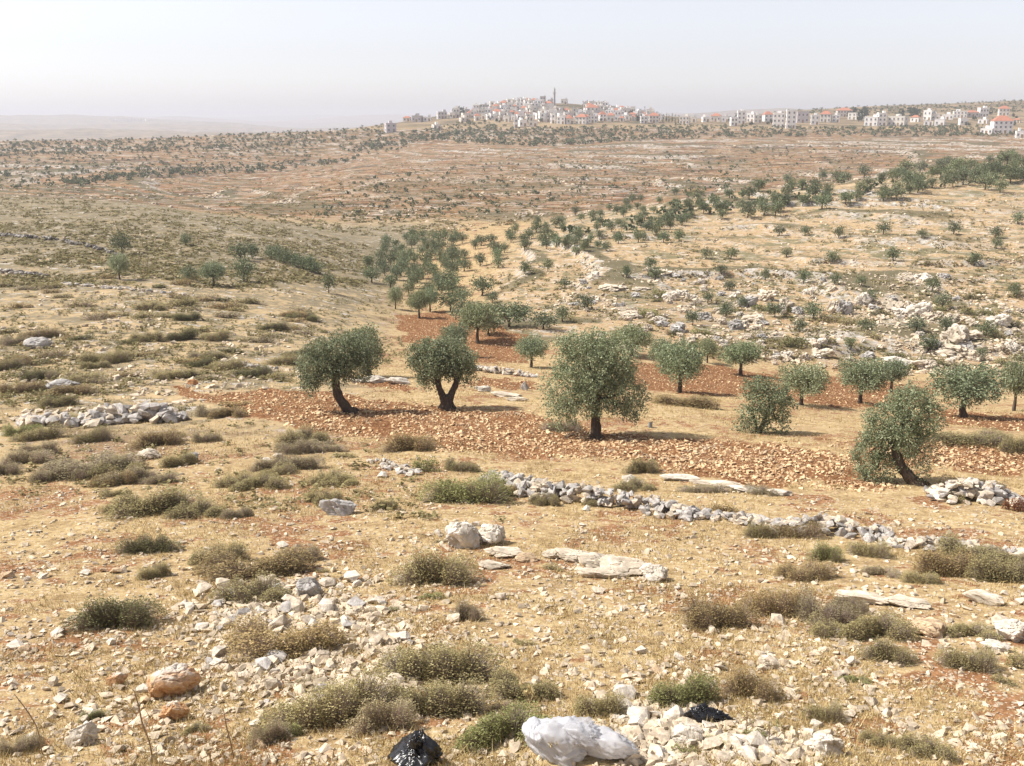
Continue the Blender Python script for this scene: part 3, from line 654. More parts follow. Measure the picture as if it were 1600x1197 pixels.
# ------------------------------------------------------------------ far groves: too many and too small to pick apart
def far_groves():
    pos = []; hs = []
    def zone(poly, n, h):
        X, Y = sample_poly(poly, n); P = at_many(X, Y); ok = ~np.isnan(P).any(1) & (P[:, 1] > 140); pos.append(P[ok]); hs.append(rng.uniform(*h, ok.sum()) * .85)
    zone([(640, 216), (760, 200), (900, 200), (1080, 196), (1240, 200), (1420, 198), (1560, 196), (1600, 206), (1600, 214), (1450, 214), (1240, 214), (1000, 220), (860, 230), (720, 225)], 1200, (1.2, 2.4))
    zone([(520, 232), (640, 208), (720, 190), (800, 196), (700, 215), (560, 240)], 260, (1.2, 2.2))
    zone([(100, 283), (260, 266), (420, 258), (540, 248), (640, 224), (640, 232), (520, 258), (420, 270), (260, 278), (120, 292)], 260, (1.0, 1.9))
    zone([(0, 220), (200, 216), (400, 209), (520, 200), (600, 192), (600, 214), (480, 228), (300, 236), (0, 245)], 800, (1.0, 1.9))
    zone([(0, 235), (500, 225), (480, 260), (300, 268), (100, 290), (0, 300)], 520, (.8, 1.5))
    zone([(1180, 178), (1300, 166), (1450, 163), (1600, 154), (1600, 176), (1450, 180), (1300, 178)], 500, (1.2, 2.2))
    zone([(500, 290), (800, 250), (1200, 230), (1500, 225), (1400, 260), (1100, 300), (850, 330), (600, 350), (480, 340)], 420, (.6, 1.4))
    zone([(860, 372), (960, 334), (1080, 316), (1300, 290), (1600, 255), (1600, 280), (1300, 312), (1080, 345), (960, 380)], 110, (.7, 1.7))
    P = np.concatenate(pos); h = np.concatenate(hs); n = len(P)
    var = []
    for _ in range(8):
        lb = [(0, 0, .55, .45, .45, .38), (.25, .1, .5, .3, .3, .3), (-.25, -.1, .55, .3, .3, .3)]
        V, Fc, r = crown(lb, 36, .44, .36, 4, .10, .5, .0); var.append((V, Fc, r))
    V, Fc, r = join(var, P, rotz(rng.uniform(0, 6.28, n)), np.stack([h * 1.15, h * 1.15, h], 1), rng.uniform(-.2, .2, n))
    tag(link('far_olive_groves', mk('far_olive_groves', V, Fc, M_FAROL, r)), 'grey-green groves speckling the far hills', kind='stuff')
far_groves()

# ------------------------------------------------------------------ shrubs
def shrub_arrays(nt, nl, Lt, Ll, Wl, dense=1):
    """low thorny cushion of unit width and unit height: twigs and small leaves"""
    k = int(rng.integers(5, 9)); cs = np.stack([np.linspace(-.34, .34, k) + rng.uniform(-.06, .06, k), rng.uniform(-.26, .26, k), np.zeros(k)], 1); rs = rng.uniform(.15, .27, k); hs = rng.uniform(.55, 1.0, k)
    def skin(n, lo=.75, hi=1.05):
        j = rng.integers(0, k, n); d = rng.normal(0, 1, (n, 3)); d[:, 2] = np.abs(d[:, 2]); d /= np.linalg.norm(d, axis=1, keepdims=True)
        f = rng.uniform(lo, hi, n) * (1 + .3 * (vnoise(d[:, 0] * 3 + j * 5, d[:, 1] * 3 + d[:, 2] * 2, 9) - .5))
        return cs[j] + d * np.stack([rs[j], rs[j], hs[j]], 1) * f[:, None], d, cs[j]
    P, d, c = skin(nt, .7, 1.01); st = c * .8 + (P - c) * rng.uniform(.1, .6, nt)[:, None]
    v = P - st; v /= np.linalg.norm(v, axis=1, keepdims=True) + 1e-9; sd_ = np.cross(v, rng.normal(0, 1, (nt, 3))); sd_ /= np.linalg.norm(sd_, axis=1, keepdims=True) + 1e-9
    T = np.stack([st - sd_ * Lt, st + sd_ * Lt, P + rng.normal(0, .02, (nt, 3))], 1).reshape(-1, 3)
    tw = (T, np.arange(3 * nt).reshape(-1, 3), np.repeat(rng.random(nt), 3))
    P, d, c = skin(nl, .74, 1.03)
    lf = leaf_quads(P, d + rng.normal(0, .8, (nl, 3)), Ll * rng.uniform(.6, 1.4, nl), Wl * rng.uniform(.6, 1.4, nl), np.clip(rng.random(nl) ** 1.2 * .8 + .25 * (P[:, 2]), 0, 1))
    return tw, lf
def shrub_var(nt, nl, Lt, Ll, Wl):
    tw, lf = shrub_arrays(nt, nl, Lt, Ll, Wl); return mk('twigs', *tw[:2], M_TWIG, tw[2]), mk('foliage', *lf[:2], M_SHL, lf[2]), lf
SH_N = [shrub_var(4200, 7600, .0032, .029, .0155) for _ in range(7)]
SH_F = [shrub_var(300, 800, .010, .08, .045) for _ in range(6)]
SHADE = {'green': ((.76, .85, .58), (.9, .88, .75)), 'dark': ((.52, .55, .42), (.6, .56, .5)), 'olive': ((.98, .93, .78), (.9, .85, .78)), 'brown': ((1.0, .84, .70), (1.0, .88, .78)), 'grey': ((1.0, .93, .95), (1.25, 1.15, 1.18)), 'maroon': ((.85, .42, .36), (.9, .5, .42))}
WORDS_ = {'green': 'green', 'dark': 'dark green', 'olive': 'olive green', 'brown': 'brownish', 'grey': 'grey twiggy', 'maroon': 'maroon'}
SHR_N = [0]
def shrub(px, py, w, h, tone, P=None, label=None):
    if P is None: P = at(px, py)
    s = 1 / ppm(P); near = w >= 45; tm, fm, _ = random.choice(SH_N if near else SH_F)
    lc, tc = SHADE[tone]; j = rng.uniform(.88, 1.12)
    lc = tuple(min(1.3, c * j) for c in lc); tc = tuple(c * j for c in tc)
    root = bpy.data.objects.new('shrub', None); col.objects.link(root)
    dep = max(.75 * w, h) * s; back = Vector((P[0], P[1], 0)).normalized() * dep * .35
    X, Y = P[0] + back.x, P[1] + back.y; Z = float(H(np.array([X]), np.array([Y]))[0])
    Z = min(Z, P[2] + .12)
    root.location = (X, Y, Z - .02); root.rotation_euler = (0, 0, rng.choice([0, math.pi]) + rng.uniform(-.35, .35) - math.atan2(P[0], P[1])); root.scale = (w * s * 1.1, dep * 1.05, max(h * s * 1.05, .12))
    link('twigs', tm, root, color=tc); link('foliage', fm, root, color=lc)
    SHR_N[0] += 1
    if label: tag(root, label, 'shrub', 'low shrubs on the dry hillside'); 
    else: pend(root, px, py, f'{"wide" if w >= 95 else "small" if w < 45 else "low"} {WORDS_[tone]} shrub', 'shrub', 'low shrubs on the dry hillside')
    return root
NEARSH = [
 (180, 990, 140, 56, 'dark'), (235, 866, 82, 30, 'dark'), (345, 884, 90, 36, 'olive'), (405, 908, 180, 54, 'brown'), (400, 944, 115, 42, 'olive'), (243, 906, 55, 26, 'olive'), (470, 880, 70, 30, 'grey'),
 (450, 1034, 190, 76, 'brown'), (520, 1145, 185, 78, 'olive'), (685, 1075, 165, 70, 'olive'), (680, 1128, 150, 62, 'olive'), (820, 1100, 115, 52, 'olive'), (935, 1122, 85, 46, 'olive'), (785, 1176, 165, 70, 'green'), (600, 1150, 110, 60, 'grey'),
 (682, 920, 132, 60, 'olive'), (730, 972, 52, 36, 'grey'), (1062, 1108, 120, 56, 'green'), (1172, 1098, 92, 52, 'brown'),
 (1118, 988, 112, 56, 'brown'), (1215, 968, 105, 54, 'brown'), (1290, 978, 100, 54, 'grey'), (1365, 1004, 115, 56, 'olive'), (1388, 1040, 82, 40, 'olive'), (1300, 1000, 80, 34, 'olive'), (1330, 960, 60, 30, 'grey'),
 (1515, 1050, 85, 46, 'olive'), (1592, 1046, 40, 38, 'olive'), (1510, 1000, 90, 30, 'olive'), (1255, 910, 90, 32, 'brown'), (1290, 880, 55, 34, 'green'), (1360, 872, 64, 32, 'olive'), (1240, 842, 90, 30, 'brown'), (1186, 842, 50, 28, 'olive'),
 (1480, 905, 100, 50, 'brown'), (1570, 915, 110, 46, 'olive'), (1520, 878, 120, 34, 'olive'), (1375, 902, 60, 22, 'grey'), (1580, 880, 60, 26, 'grey'), (1440, 915, 60, 22, 'olive'),
 (735, 788, 132, 52, 'green'), (800, 776, 60, 30, 'brown'), (640, 708, 92, 30, 'brown'), (664, 738, 42, 30, 'green'), (852, 792, 52, 24, 'olive'), (1003, 742, 60, 26, 'olive'), (510, 788, 62, 26, 'olive'), (720, 738, 60, 22, 'olive'),
 (238, 808, 145, 42, 'olive'), (372, 812, 52, 18, 'grey'), (310, 810, 90, 26, 'olive'), (40, 728, 85, 24, 'grey'), (135, 748, 150, 30, 'grey'), (145, 692, 62, 26, 'olive'), (246, 700, 92, 26, 'brown'), (322, 692, 46, 20, 'grey'), (430, 744, 62, 18, 'olive'), (520, 758, 72, 24, 'olive'), (474, 694, 82, 26, 'olive'), (510, 708, 52, 16, 'grey'), (60, 690, 70, 22, 'olive'), (35, 682, 60, 22, 'green'),
 (600, 798, 45, 18, 'olive'), (1068, 636, 105, 22, 'brown'), (935, 792, 45, 18, 'olive'), (990, 768, 70, 18, 'olive'), (1490, 786, 36, 18, 'olive'), (1200, 1142, 36, 22, 'green'), (1290, 1130, 60, 40, 'olive'), (1375, 1170, 60, 30, 'olive'), (1180, 1160, 40, 26, 'green'), (1070, 1185, 40, 24, 'green'), (1120, 1172, 45, 22, 'green'),
 (1590, 800, 40, 30, 'maroon'), (145, 1128, 45, 20, 'green'), (1520, 700, 130, 26, 'olive'), (1590, 712, 60, 30, 'olive'), (880, 676, 60, 18, 'grey'), (60, 660, 1, 1, None), (190, 800, 60, 26, 'olive'), (1130, 800, 40, 18, 'brown'), (1190, 775, 60, 16, 'grey'), (1100, 772, 70, 14, 'grey'), (330, 940, 1, 1, None), (395, 790, 1, 1, None), (30, 615, 70, 22, 'brown'), (110, 620, 80, 18, 'brown'), (95, 665, 70, 16, 'olive'), (80, 560, 40, 20, 'grey'), (1460, 1085, 1, 1, None), (1450, 1190, 90, 40, 'olive'), (30, 1180, 70, 36, 'grey'), (420, 1165, 70, 40, 'grey')]
landmark(905, 1150, 'the white plastic bag'); landmark(655, 1178, 'the black bin bag'); landmark(1116, 1120, 'the torn black plastic sheet')
landmark(727, 845, 'the twin white boulders'); landmark(960, 895, 'the long flat white ledge'); landmark(258, 1080, 'the orange boulder'); landmark(530, 805, 'the grey split boulder')
landmark(900, 775, 'the central dry-stone wall'); landmark(1290, 825, 'the heap in the central wall'); landmark(200, 652, 'the grey stone pile at left'); landmark(1520, 780, 'the rounded stone pile at right')
landmark(775, 578, 'the low wall past the field'); landmark(60, 370, 'the dark wall high at left'); landmark(1580, 990, 'the bright boulder at the right edge')
landmark(1290, 1180, 'the largest heap block'); landmark(1075, 1165, 'the middle heap block'); landmark(1180, 1140, 'the thistle by the torn plastic'); landmark(985, 1170, 'the left end of the pale heap'); landmark(595, 1100, 'the upright white rock'); landmark(480, 932, 'the grey rock crowning the rubble'); landmark(560, 990, 'the middle of the rubble spill'); landmark(610, 1060, 'the lower end of the rubble spill'); landmark(360, 1010, 'the left end of the rubble spill'); landmark(1205, 1046, 'the cream rock at lower right')
landmark(180, 970, 'the dark round shrub at lower left'); landmark(450, 1000, 'the wide shrub on the rubble'); landmark(1540, 1050, 'the lower right corner'); landmark(40, 1150, 'the lower left corner')
landmark(60, 800, 'the left edge of the near slope'); landmark(300, 530, 'the middle of the left slope'); landmark(60, 500, 'the left edge of the brush slope'); landmark(450, 540, 'the brush beside the leaning olive')
for a in NEARSH:
    if a[4]: shrub(*a)
def zone_shrubs(poly, n, wr, tones, hr=.32):
    X, Y = sample_poly(poly, n); P = at_many(X, Y); y0 = min(p[1] for p in poly); y1 = max(p[1] for p in poly)
    for x, y, p in zip(X, Y, P):
        if np.isnan(p).any() or ploughed(np.array([p[0]]), np.array([p[1]]))[0]: continue
        w = (wr[0] + (wr[1] - wr[0]) * (y - y0) / (y1 - y0)) * rng.uniform(.65, 1.4)
        shrub(x, y, w, w * hr * rng.uniform(.8, 1.3), random.choice(tones), p)
zone_shrubs([(0, 440), (250, 430), (480, 470), (470, 600), (300, 600), (0, 640)], 95, (26, 56), ['olive', 'grey', 'brown', 'olive', 'dark'], .3)
zone_shrubs([(0, 640), (330, 610), (480, 690), (600, 720), (560, 800), (300, 790), (0, 760)], 24, (40, 70), ['olive', 'grey', 'brown'])
zone_shrubs([(300, 820), (1600, 900), (1600, 1190), (300, 1190)], 16, (26, 44), ['olive', 'green', 'grey'])
zone_shrubs([(1000, 460), (1600, 470), (1600, 590), (1350, 580), (1000, 540)], 30, (20, 38), ['green', 'olive', 'dark'], .4)
SX, SY = 1031, 468
tag(shrub(1031, 468, 24, 20, 'green'), 'bright green round bush among pale rocks on the right slope', 'shrub'); PENDING.pop()

# brush that nobody could count, from the middle distance outwards
def low_brush():
    Ps = []; Ss = []
    def zone(poly, n, s):
        X, Y = sample_poly(poly, n); P = at_many(X, Y); ok = ~np.isnan(P).any(1); P = P[ok]
        q = fbm(P[:, 0] / 6, P[:, 1] / 6, 3, 61) + .25 * (rng.random(len(P)) - .5); P = P[q > .47]; P = P[~ploughed(P[:, 0], P[:, 1])]
        Ps.append(P); Ss.append(rng.uniform(*s, len(P)))
    zone([(0, 300), (300, 325), (420, 345), (600, 390), (560, 440), (470, 600), (280, 600), (0, 640)], 4600, (.16, .5))
    zone([(0, 600), (300, 600), (470, 600), (600, 720), (800, 760), (800, 820), (0, 780)], 260, (.2, .45))
    zone([(730, 420), (1000, 350), (1600, 300), (1600, 590), (1100, 560), (860, 500)], 3200, (.25, .8))
    zone([(470, 430), (640, 400), (700, 480), (620, 500), (640, 560), (480, 600)], 1100, (.15, .45))
    n0 = sum(len(p) for p in Ps)
    zone([(0, 305), (200, 318), (400, 345), (600, 390), (570, 450), (420, 450), (0, 450)], 5400, (.3, .85))
    zone([(300, 330), (640, 250), (1000, 225), (1560, 222), (1300, 275), (1000, 310), (760, 360), (560, 370)], 4500, (.5, 1.3))
    zone([(0, 225), (560, 205), (560, 260), (300, 320), (0, 300)], 2200, (.5, 1.4))
    P = np.concatenate(Ps); s = np.concatenate(Ss)
    A = []
    for sl, nq, L, W in ((slice(0, n0), 20, .32, .2), (slice(n0, None), 10, .46, .3)):
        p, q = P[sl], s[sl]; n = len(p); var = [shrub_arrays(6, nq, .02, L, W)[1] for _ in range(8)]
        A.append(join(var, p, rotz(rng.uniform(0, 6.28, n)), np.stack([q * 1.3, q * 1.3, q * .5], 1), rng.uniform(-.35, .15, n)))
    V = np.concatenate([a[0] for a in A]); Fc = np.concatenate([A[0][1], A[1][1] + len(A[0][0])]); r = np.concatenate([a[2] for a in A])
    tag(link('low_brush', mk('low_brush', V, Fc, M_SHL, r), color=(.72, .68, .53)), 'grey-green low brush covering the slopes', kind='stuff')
low_brush()

# ------------------------------------------------------------------ stones
def hull(n, flat=.7):
    bm = bmesh.new(); p = rng.normal(0, 1, (n, 3)); p /= np.linalg.norm(p, axis=1, keepdims=True); p *= rng.uniform(.78, 1.05, (n, 1)) * .5; p[:, 2] *= flat
    p *= np.array([1, rng.uniform(.6, .95), 1])
    for q in p: bm.verts.new(q)
    bmesh.ops.convex_hull(bm, input=bm.verts[:]); 
    loose = [v for v in bm.verts if not v.link_faces]; bmesh.ops.delete(bm, geom=loose, context='VERTS')
    bmesh.ops.triangulate(bm, faces=bm.faces[:]); bm.verts.index_update()
    V = np.array([v.co[:] for v in bm.verts]); Fc = np.array([[v.index for v in f.verts] for f in bm.faces]); bm.free()
    return V, Fc, None
HULL = [hull(int(rng.integers(12, 20))) for _ in range(14)]
HULL_S = [hull(8, .65) for _ in range(12)]
ST_ME = [mk('stone', v, f, M_ST, np.full(len(v), .5)) for v, f, _ in HULL]
TINT = {'cream': (1.06, .98, .86), 'white': (1.15, 1.12, 1.06), 'grey': (.80, .81, .84), 'tan': (1.0, .80, .58), 'orange': (.98, .55, .30), 'dark': (.27, .26, .25)}
STN = [0]
def stone(px, py, w, tint, P=None, name='stone', flat=1.0, parent=None):
    if P is None: P = at(px, py)
    s = 1 / ppm(P); d = w * s; c = np.array(TINT[tint]) * rng.uniform(.85, 1.1)
    o = link(name, random.choice(ST_ME), parent, (P[0], P[1] + d * .3, P[2] + d * .12), (rng.normal(0, .25), rng.normal(0, .25), rng.uniform(0, 6.28)), (d * 1.15, d * 1.15, d * .95 * flat * rng.uniform(.7, 1.1)), tuple(c))
    STN[0] += 1
    return o
ZA = [(300, 950), (420, 905), (520, 895), (600, 950), (660, 1050), (640, 1090), (560, 1090), (350, 1060), (310, 1000)]
ZB = [(960, 1100), (1060, 1110), (1150, 1130), (1290, 1155), (1280, 1197), (960, 1197)]
G_S = 'loose pale stones lying in the dry grass'
def zone_stones(poly, n, wr, tints, look, soft=0):
    X, Y = sample_poly(poly, n); X = X + rng.normal(0, 1, n) * soft; Y = np.minimum(Y + rng.normal(0, .5, n) * soft, 1192); P = at_many(X, Y)
    for x, y, p in zip(X, Y, P):
        w = rng.uniform(*wr) if rng.random() < .7 else wr[0]; t = random.choice(tints)
        o = stone(x, y, w, t, p); pend(o, x, y, f'{"chunky" if w > (wr[0] + wr[1]) / 2 else "small"} {t} {look}', 'stone', G_S)
zone_stones(ZA, 125, (16, 40), ['cream', 'grey', 'white', 'cream'], 'rubble stone', 26)
zone_stones(ZB, 72, (18, 44), ['white', 'cream', 'white'], 'heap stone', 16)
zone_stones([(0, 860), (300, 880), (340, 1060), (600, 1100), (600, 1190), (0, 1190)], 42, (13, 28), ['cream', 'white', 'tan'], 'stone')
zone_stones([(640, 900), (1000, 930), (1600, 930), (1600, 1190), (1300, 1190), (1250, 1080), (960, 1080), (700, 1050)], 42, (13, 30), ['cream', 'white', 'cream', 'tan'], 'stone')
zone_stones([(200, 700), (700, 720), (1600, 850), (1600, 930), (900, 920), (300, 860)], 16, (12, 24), ['cream', 'white'], 'stone')

# boulders and ledges, each with its own shape
def ico(sub):
    bm = bmesh.new(); bmesh.ops.create_icosphere(bm, subdivisions=sub, radius=.5); V = np.array([v.co[:] for v in bm.verts]); Fc = np.array([[v.index for v in f.verts] for f in bm.faces]); bm.free(); return V, Fc
ICO4, ICO3 = ico(5), ico(4)
def rock_mesh(sub=ICO4, rough=.24, planes=17, strata=0.0, crack=3.4):
    V, Fc = sub; V = V.copy(); d = V / np.linalg.norm(V, axis=1, keepdims=True)
    s0 = int(rng.integers(0, 9999))
    # cut by random planes: faceted, broken stone
    r = np.full(len(V), .5)
    for _ in range(planes):
        q = rng.normal(0, 1, 3); q /= np.linalg.norm(q); c = d @ q; h = rng.uniform(.29, .46)
        with np.errstate(divide='ignore'): r = np.where(c > .05, np.minimum(r, h / np.maximum(c, .05)), r)
    V = d * r[:, None]
    n = fbm(V[:, 0] * 5 + V[:, 2] * 2.3 + s0, V[:, 1] * 5 - V[:, 2] * 3.1, 4, s0) - .5
    n2 = np.abs(fbm(V[:, 0] * 4 + V[:, 2] * 2 + s0, V[:, 1] * 4 + V[:, 2] * 3 + s0, 3, s0 + 5) - .5)
    V = V + d * (n * rough - np.clip(.07 - n2, 0, .07) * rough * crack)[:, None]
    if strata: V[:, :2] *= (1 + strata * (np.floor(V[:, 2] * 9) % 2))[:, None]
    return mk('boulder', V, Fc, M_BO, np.clip(.5 + n * .6, 0, 1), smooth=False)
BOM = [rock_mesh(ICO3, .34, 20, 0, 9.0) for _ in range(10)]
def boulder(px, py, w, h, dep, tint, label, cat='boulder', name='boulder', yaw=0, me=None, tilt=0, grp=None, P=None):
    if P is None: P = at(px, py)
    s = 1 / ppm(P); c = np.array(TINT[tint]) * rng.uniform(.92, 1.02)
    o = link(name, me or rock_mesh(), None, (P[0], P[1] + dep * s * .4, P[2] + h * s * .34), (0, tilt, yaw - math.atan2(P[0], P[1])), (w * s * 1.12, dep * s * 1.12, h * s * 1.3), tuple(c))
    if label: tag(o, label, cat, grp)
    return o
boulder(722, 858, 62, 44, 46, 'white', 'larger left boulder of the twin white boulders')
boulder(772, 852, 44, 36, 36, 'white', 'smaller right boulder of the twin white boulders')
boulder(528, 806, 52, 26, 32, 'grey', 'grey split boulder standing alone left of the twin boulders', tilt=.25)
boulder(258, 1092, 80, 44, 50, 'white', 'big orange boulder with pale top at lower left').data.materials[0] = M_OB
boulder(268, 1128, 44, 30, 30, 'white', 'peach-coloured rock just in front of the orange boulder').data.materials[0] = M_OB
boulder(128, 1165, 46, 34, 34, 'white', 'pinkish white rock near the lower left corner')
boulder(180, 1072, 30, 18, 22, 'tan', 'small orange rock left of the orange boulder').data.materials[0] = M_OB
boulder(228, 718, 38, 14, 30, 'cream', 'flat pale rock on the left above the grey shrubs')
boulder(300, 722, 22, 14, 16, 'grey', 'small grey rock right of the flat pale rock')
boulder(300, 602, 20, 10, 12, 'orange', 'tan block of stone at the tip of the ploughed field')
boulder(55, 545, 40, 16, 30, 'grey', 'pale grey outcrop boulder on the left brush slope')
boulder(95, 610, 50, 16, 30, 'grey', 'low grey boulder near the left stone pile')
boulder(1585, 1004, 60, 34, 46, 'white', 'bright white boulder at the right edge')
boulder(1560, 1018, 44, 14, 26, 'white', 'low white slab in front of the bright right-edge boulder')
boulder(1455, 995, 58, 24, 36, 'tan', 'beige wedge boulder beside the wide right shrubs')
boulder(1205, 1046, 34, 20, 22, 'cream', 'cream rock between two brown shrubs at lower right')
boulder(1290, 1182, 60, 34, 40, 'white', 'largest white block at the right end of the pale heap')
boulder(1075, 1168, 44, 30, 34, 'white', 'large white block in the middle of the pale heap')
boulder(595, 1105, 26, 36, 18, 'white', 'upright white rock between the lower shrubs')
boulder(480, 935, 40, 30, 30, 'grey', 'grey rock crowning the rubble spill')
boulder(800, 630, 1, 1, 1, 'grey', None) if False else None
boulder(1355, 945, 80, 14, 34, 'cream', 'long cream slab behind the wide right shrubs')
boulder(1420, 950, 70, 14, 30, 'cream', 'second cream slab to the right of the wide right shrubs')
boulder(1540, 945, 60, 16, 30, 'cream', 'cream slab above the bright right-edge boulder')
boulder(985, 755, 24, 14, 16, 'white', 'white stone beside the round bush above the central wall')
boulder(820, 610, 14, 14, 10, 'grey', 'small upright grey rock at the field left of the large olive')
# the long flat ledge: an outcrop in broken slabs
def ledge(name, label, slabs, cat='rock ledge'):
    P0 = at(slabs[0][0], slabs[0][1]); root = bpy.data.objects.new(name, None); col.objects.link(root); root.location = P0; tag(root, label, cat)
    for (px, py, w, h, dep, tint, tilt) in slabs:
        o = boulder(px, py, w, h, dep, tint, None, name='slab', tilt=tilt); o.parent = root; o.location = Vector(o.location) - P0
ledge('rock_ledge', 'long flat white ledge of bedrock below the central wall', [(895, 878, 60, 16, 36, 'cream', .05), (930, 890, 66, 18, 40, 'cream', .08), (975, 900, 80, 24, 40, 'cream', .06), (1022, 910, 48, 30, 36, 'white', .05), (868, 874, 34, 12, 24, 'cream', 0), (945, 905, 70, 14, 26, 'cream', .05)])
ledge('rock_ledge', 'low pale ledge just right of the twin white boulders', [(790, 872, 62, 14, 34, 'cream', .04), (768, 890, 56, 10, 26, 'cream', .05), (822, 878, 40, 10, 24, 'tan', 0)])
ledge('rock_ledge', 'white slab beside the leaning olive on the field edge', [(585, 599, 50, 10, 20, 'white', .05), (620, 600, 40, 9, 16, 'white', .05), (560, 598, 26, 7, 14, 'white', 0)])
ledge('rock_ledge', 'row of white bedrock slabs along the near field edge', [(1060, 752, 60, 8, 24, 'white', .03), (1120, 762, 70, 9, 26, 'cream', .03), (1170, 770, 60, 9, 24, 'white', .03), (1220, 775, 40, 9, 20, 'white', .03)])
ledge('rock_ledge', 'pale slabs right of the forked olive', [(755, 612, 30, 8, 16, 'white', .1), (790, 620, 50, 6, 18, 'cream', .05), (810, 627, 34, 6, 12, 'cream', .05)])
landmark(1130, 765, 'the white slabs on the field edge')
# outcrops on the right hand slope
G_B = 'pale limestone outcrops on the right slope'
def outcrops():
    big = [(1200, 470, 60, 30), (1230, 488, 50, 34), (1170, 480, 46, 22), (1320, 492, 46, 34), (1400, 490, 66, 36), (1440, 498, 80, 34), (1350, 478, 46, 24), (1490, 505, 50, 26), (1565, 512, 60, 28), (1490, 540, 80, 40), (1500, 560, 90, 34), (1460, 545, 50, 26), (1580, 548, 40, 22), (1530, 565, 50, 20), (1400, 572, 70, 16), (1450, 578, 80, 18), (1180, 505, 60, 20), (1150, 515, 46, 18), (1100, 500, 40, 16), (1060, 520, 40, 18), (1030, 505, 50, 14), (985, 498, 60, 14), (960, 455, 80, 12), (1040, 430, 60, 12), (930, 470, 50, 12), (1300, 436, 30, 12), (1445, 440, 60, 16), (1480, 436, 40, 14), (1270, 540, 50, 20), (1290, 560, 50, 18), (1230, 560, 40, 16), (1360, 560, 40, 14), (1050, 470, 40, 18), (1065, 465, 30, 20)]
    pts = [(x + rng.normal(0, w * .28), y + rng.normal(0, 4), w * rng.uniform(.25, .5), h * rng.uniform(.35, .75)) for x, y, w, h in big for _ in range(2)] + [(x, y, w * rng.uniform(.45, .7), h * rng.uniform(.6, .9)) for x, y, w, h in big]
    X, Y = sample_poly([(880, 440), (1000, 420), (1140, 440), (1600, 470), (1600, 590), (1380, 585), (1200, 570), (1050, 545), (960, 510)], 110)
    pts += [(x, y, rng.uniform(9, 19), 0) for x, y in zip(X, Y)]
    P = at_many([p[0] for p in pts], [p[1] for p in pts])
    for (x, y, w, h), p in zip(pts, P):
        if np.isnan(p).any() or p[1] < 66: continue
        h = h or w * rng.uniform(.4, .65); t = random.choice(['white', 'cream', 'grey', 'cream'])
        o = boulder(x, y, w, h, w * .7, t, None, me=random.choice(BOM), yaw=rng.uniform(-.6, .6) + random.choice([0, math.pi]), P=p)
        pend(o, x, y, f'{"broad" if w > 24 else "stubby" if w > 14 else "small"} {"pale" if t != "grey" else "grey"} outcrop', 'boulder', G_B)
for px, py, ph in [(1200, 480, 'the jagged outcrops'), (1420, 495, 'the biggest pale outcrop'), (1500, 550, 'the white crag'), (980, 490, 'the slope-foot ledges'), (1300, 550, 'the rocks above the spreading olive'), (1060, 475, 'the bright green bush'), (1100, 530, 'the rocks above the flat-topped olive')]: landmark(px, py, ph)
outcrops()

# dry-stone walls: every stone a part
def wall(name, label, path, hpx, wm, spx, tint, n, cat='dry-stone wall'):
    """path: (x,y) foot line in photograph pixels; stones heaped to hpx tall"""
    pts = []
    P = at_many([p[0] for p in path], [p[1] for p in path]); L = np.concatenate([[0], np.cumsum(np.linalg.norm(np.diff(P, axis=0), axis=1))])
    root = bpy.data.objects.new(name, None); col.objects.link(root); root.location = P[0]; tag(root, label, cat)
    hh = np.array([p[2] if len(p) > 2 else 1 for p in path], float)
    for i in range(n):
        u = rng.uniform(0, L[-1]); q = np.array([np.interp(u, L, P[:, k]) for k in range(3)]); hf = np.interp(u, L, hh); s = 1 / ppm(q)
        k = min(np.searchsorted(L, u), len(L) - 1); tdir = P[max(k, 1)] - P[max(k, 1) - 1]; nrm = np.array([-tdir[1], tdir[0], 0]); nrm /= np.linalg.norm(nrm)
        if nrm[1] < 0: nrm = -nrm
        d = spx * s * rng.uniform(.7, 1.35); Hh = hpx * s * hf * .9
        v = rng.random() ** 1.1; off = rng.uniform(-1, 1) * wm * (1 - .65 * v)
        x, y = q[0] + nrm[0] * (off + wm * .6), q[1] + nrm[1] * (off + wm * .6); z = float(H(np.array([x]), np.array([y]))[0])
        c = np.array(TINT[random.choice(tint)]) * rng.uniform(.82, 1.1)
        link('stone', random.choice(ST_ME), root, (x - P[0][0], y - P[0][1], min(z, q[2] + .1) - P[0][2] + d * .15 + v * max(Hh - d * .6, 0) * max(0, 1 - (off / (wm * 1.4)) ** 2)), (rng.normal(0, .35), rng.normal(0, .35), rng.uniform(0, 6.28)), (d * 1.25, d * 1.2, d * rng.uniform(.75, 1.05)), tuple(c))
wall('dry_stone_wall', 'long tumbled grey dry-stone wall across the middle slope', [(755, 752, .7), (800, 772, 1), (850, 782, 1.1), (900, 786, 1.1), (960, 794, 1), (1010, 803, 1), (1060, 812, .7), (1105, 815, .5)], 34, .55, 17, ['grey', 'grey', 'cream'], 300)
wall('stone_heap', 'grey heap of stones at the right end of the middle wall', [(1215, 838, .6), (1260, 836, 1), (1300, 836, 1.2), (1340, 838, .9), (1370, 846, .4)], 34, .6, 19, ['grey', 'cream', 'grey'], 110, 'stone heap')
wall('dry_stone_wall', 'low broken stone row linking the wall to its right heap', [(1110, 812, .8), (1150, 818, 1), (1200, 826, 1)], 20, .45, 15, ['cream', 'grey'], 60)
wall('dry_stone_wall', 'stone row trailing from the heap to the right edge', [(1370, 852, .6), (1420, 860, .8), (1470, 862, 1.4), (1500, 864, 1.2), (1560, 868, .6), (1600, 872, .6)], 20, .5, 16, ['cream', 'grey', 'white'], 80)
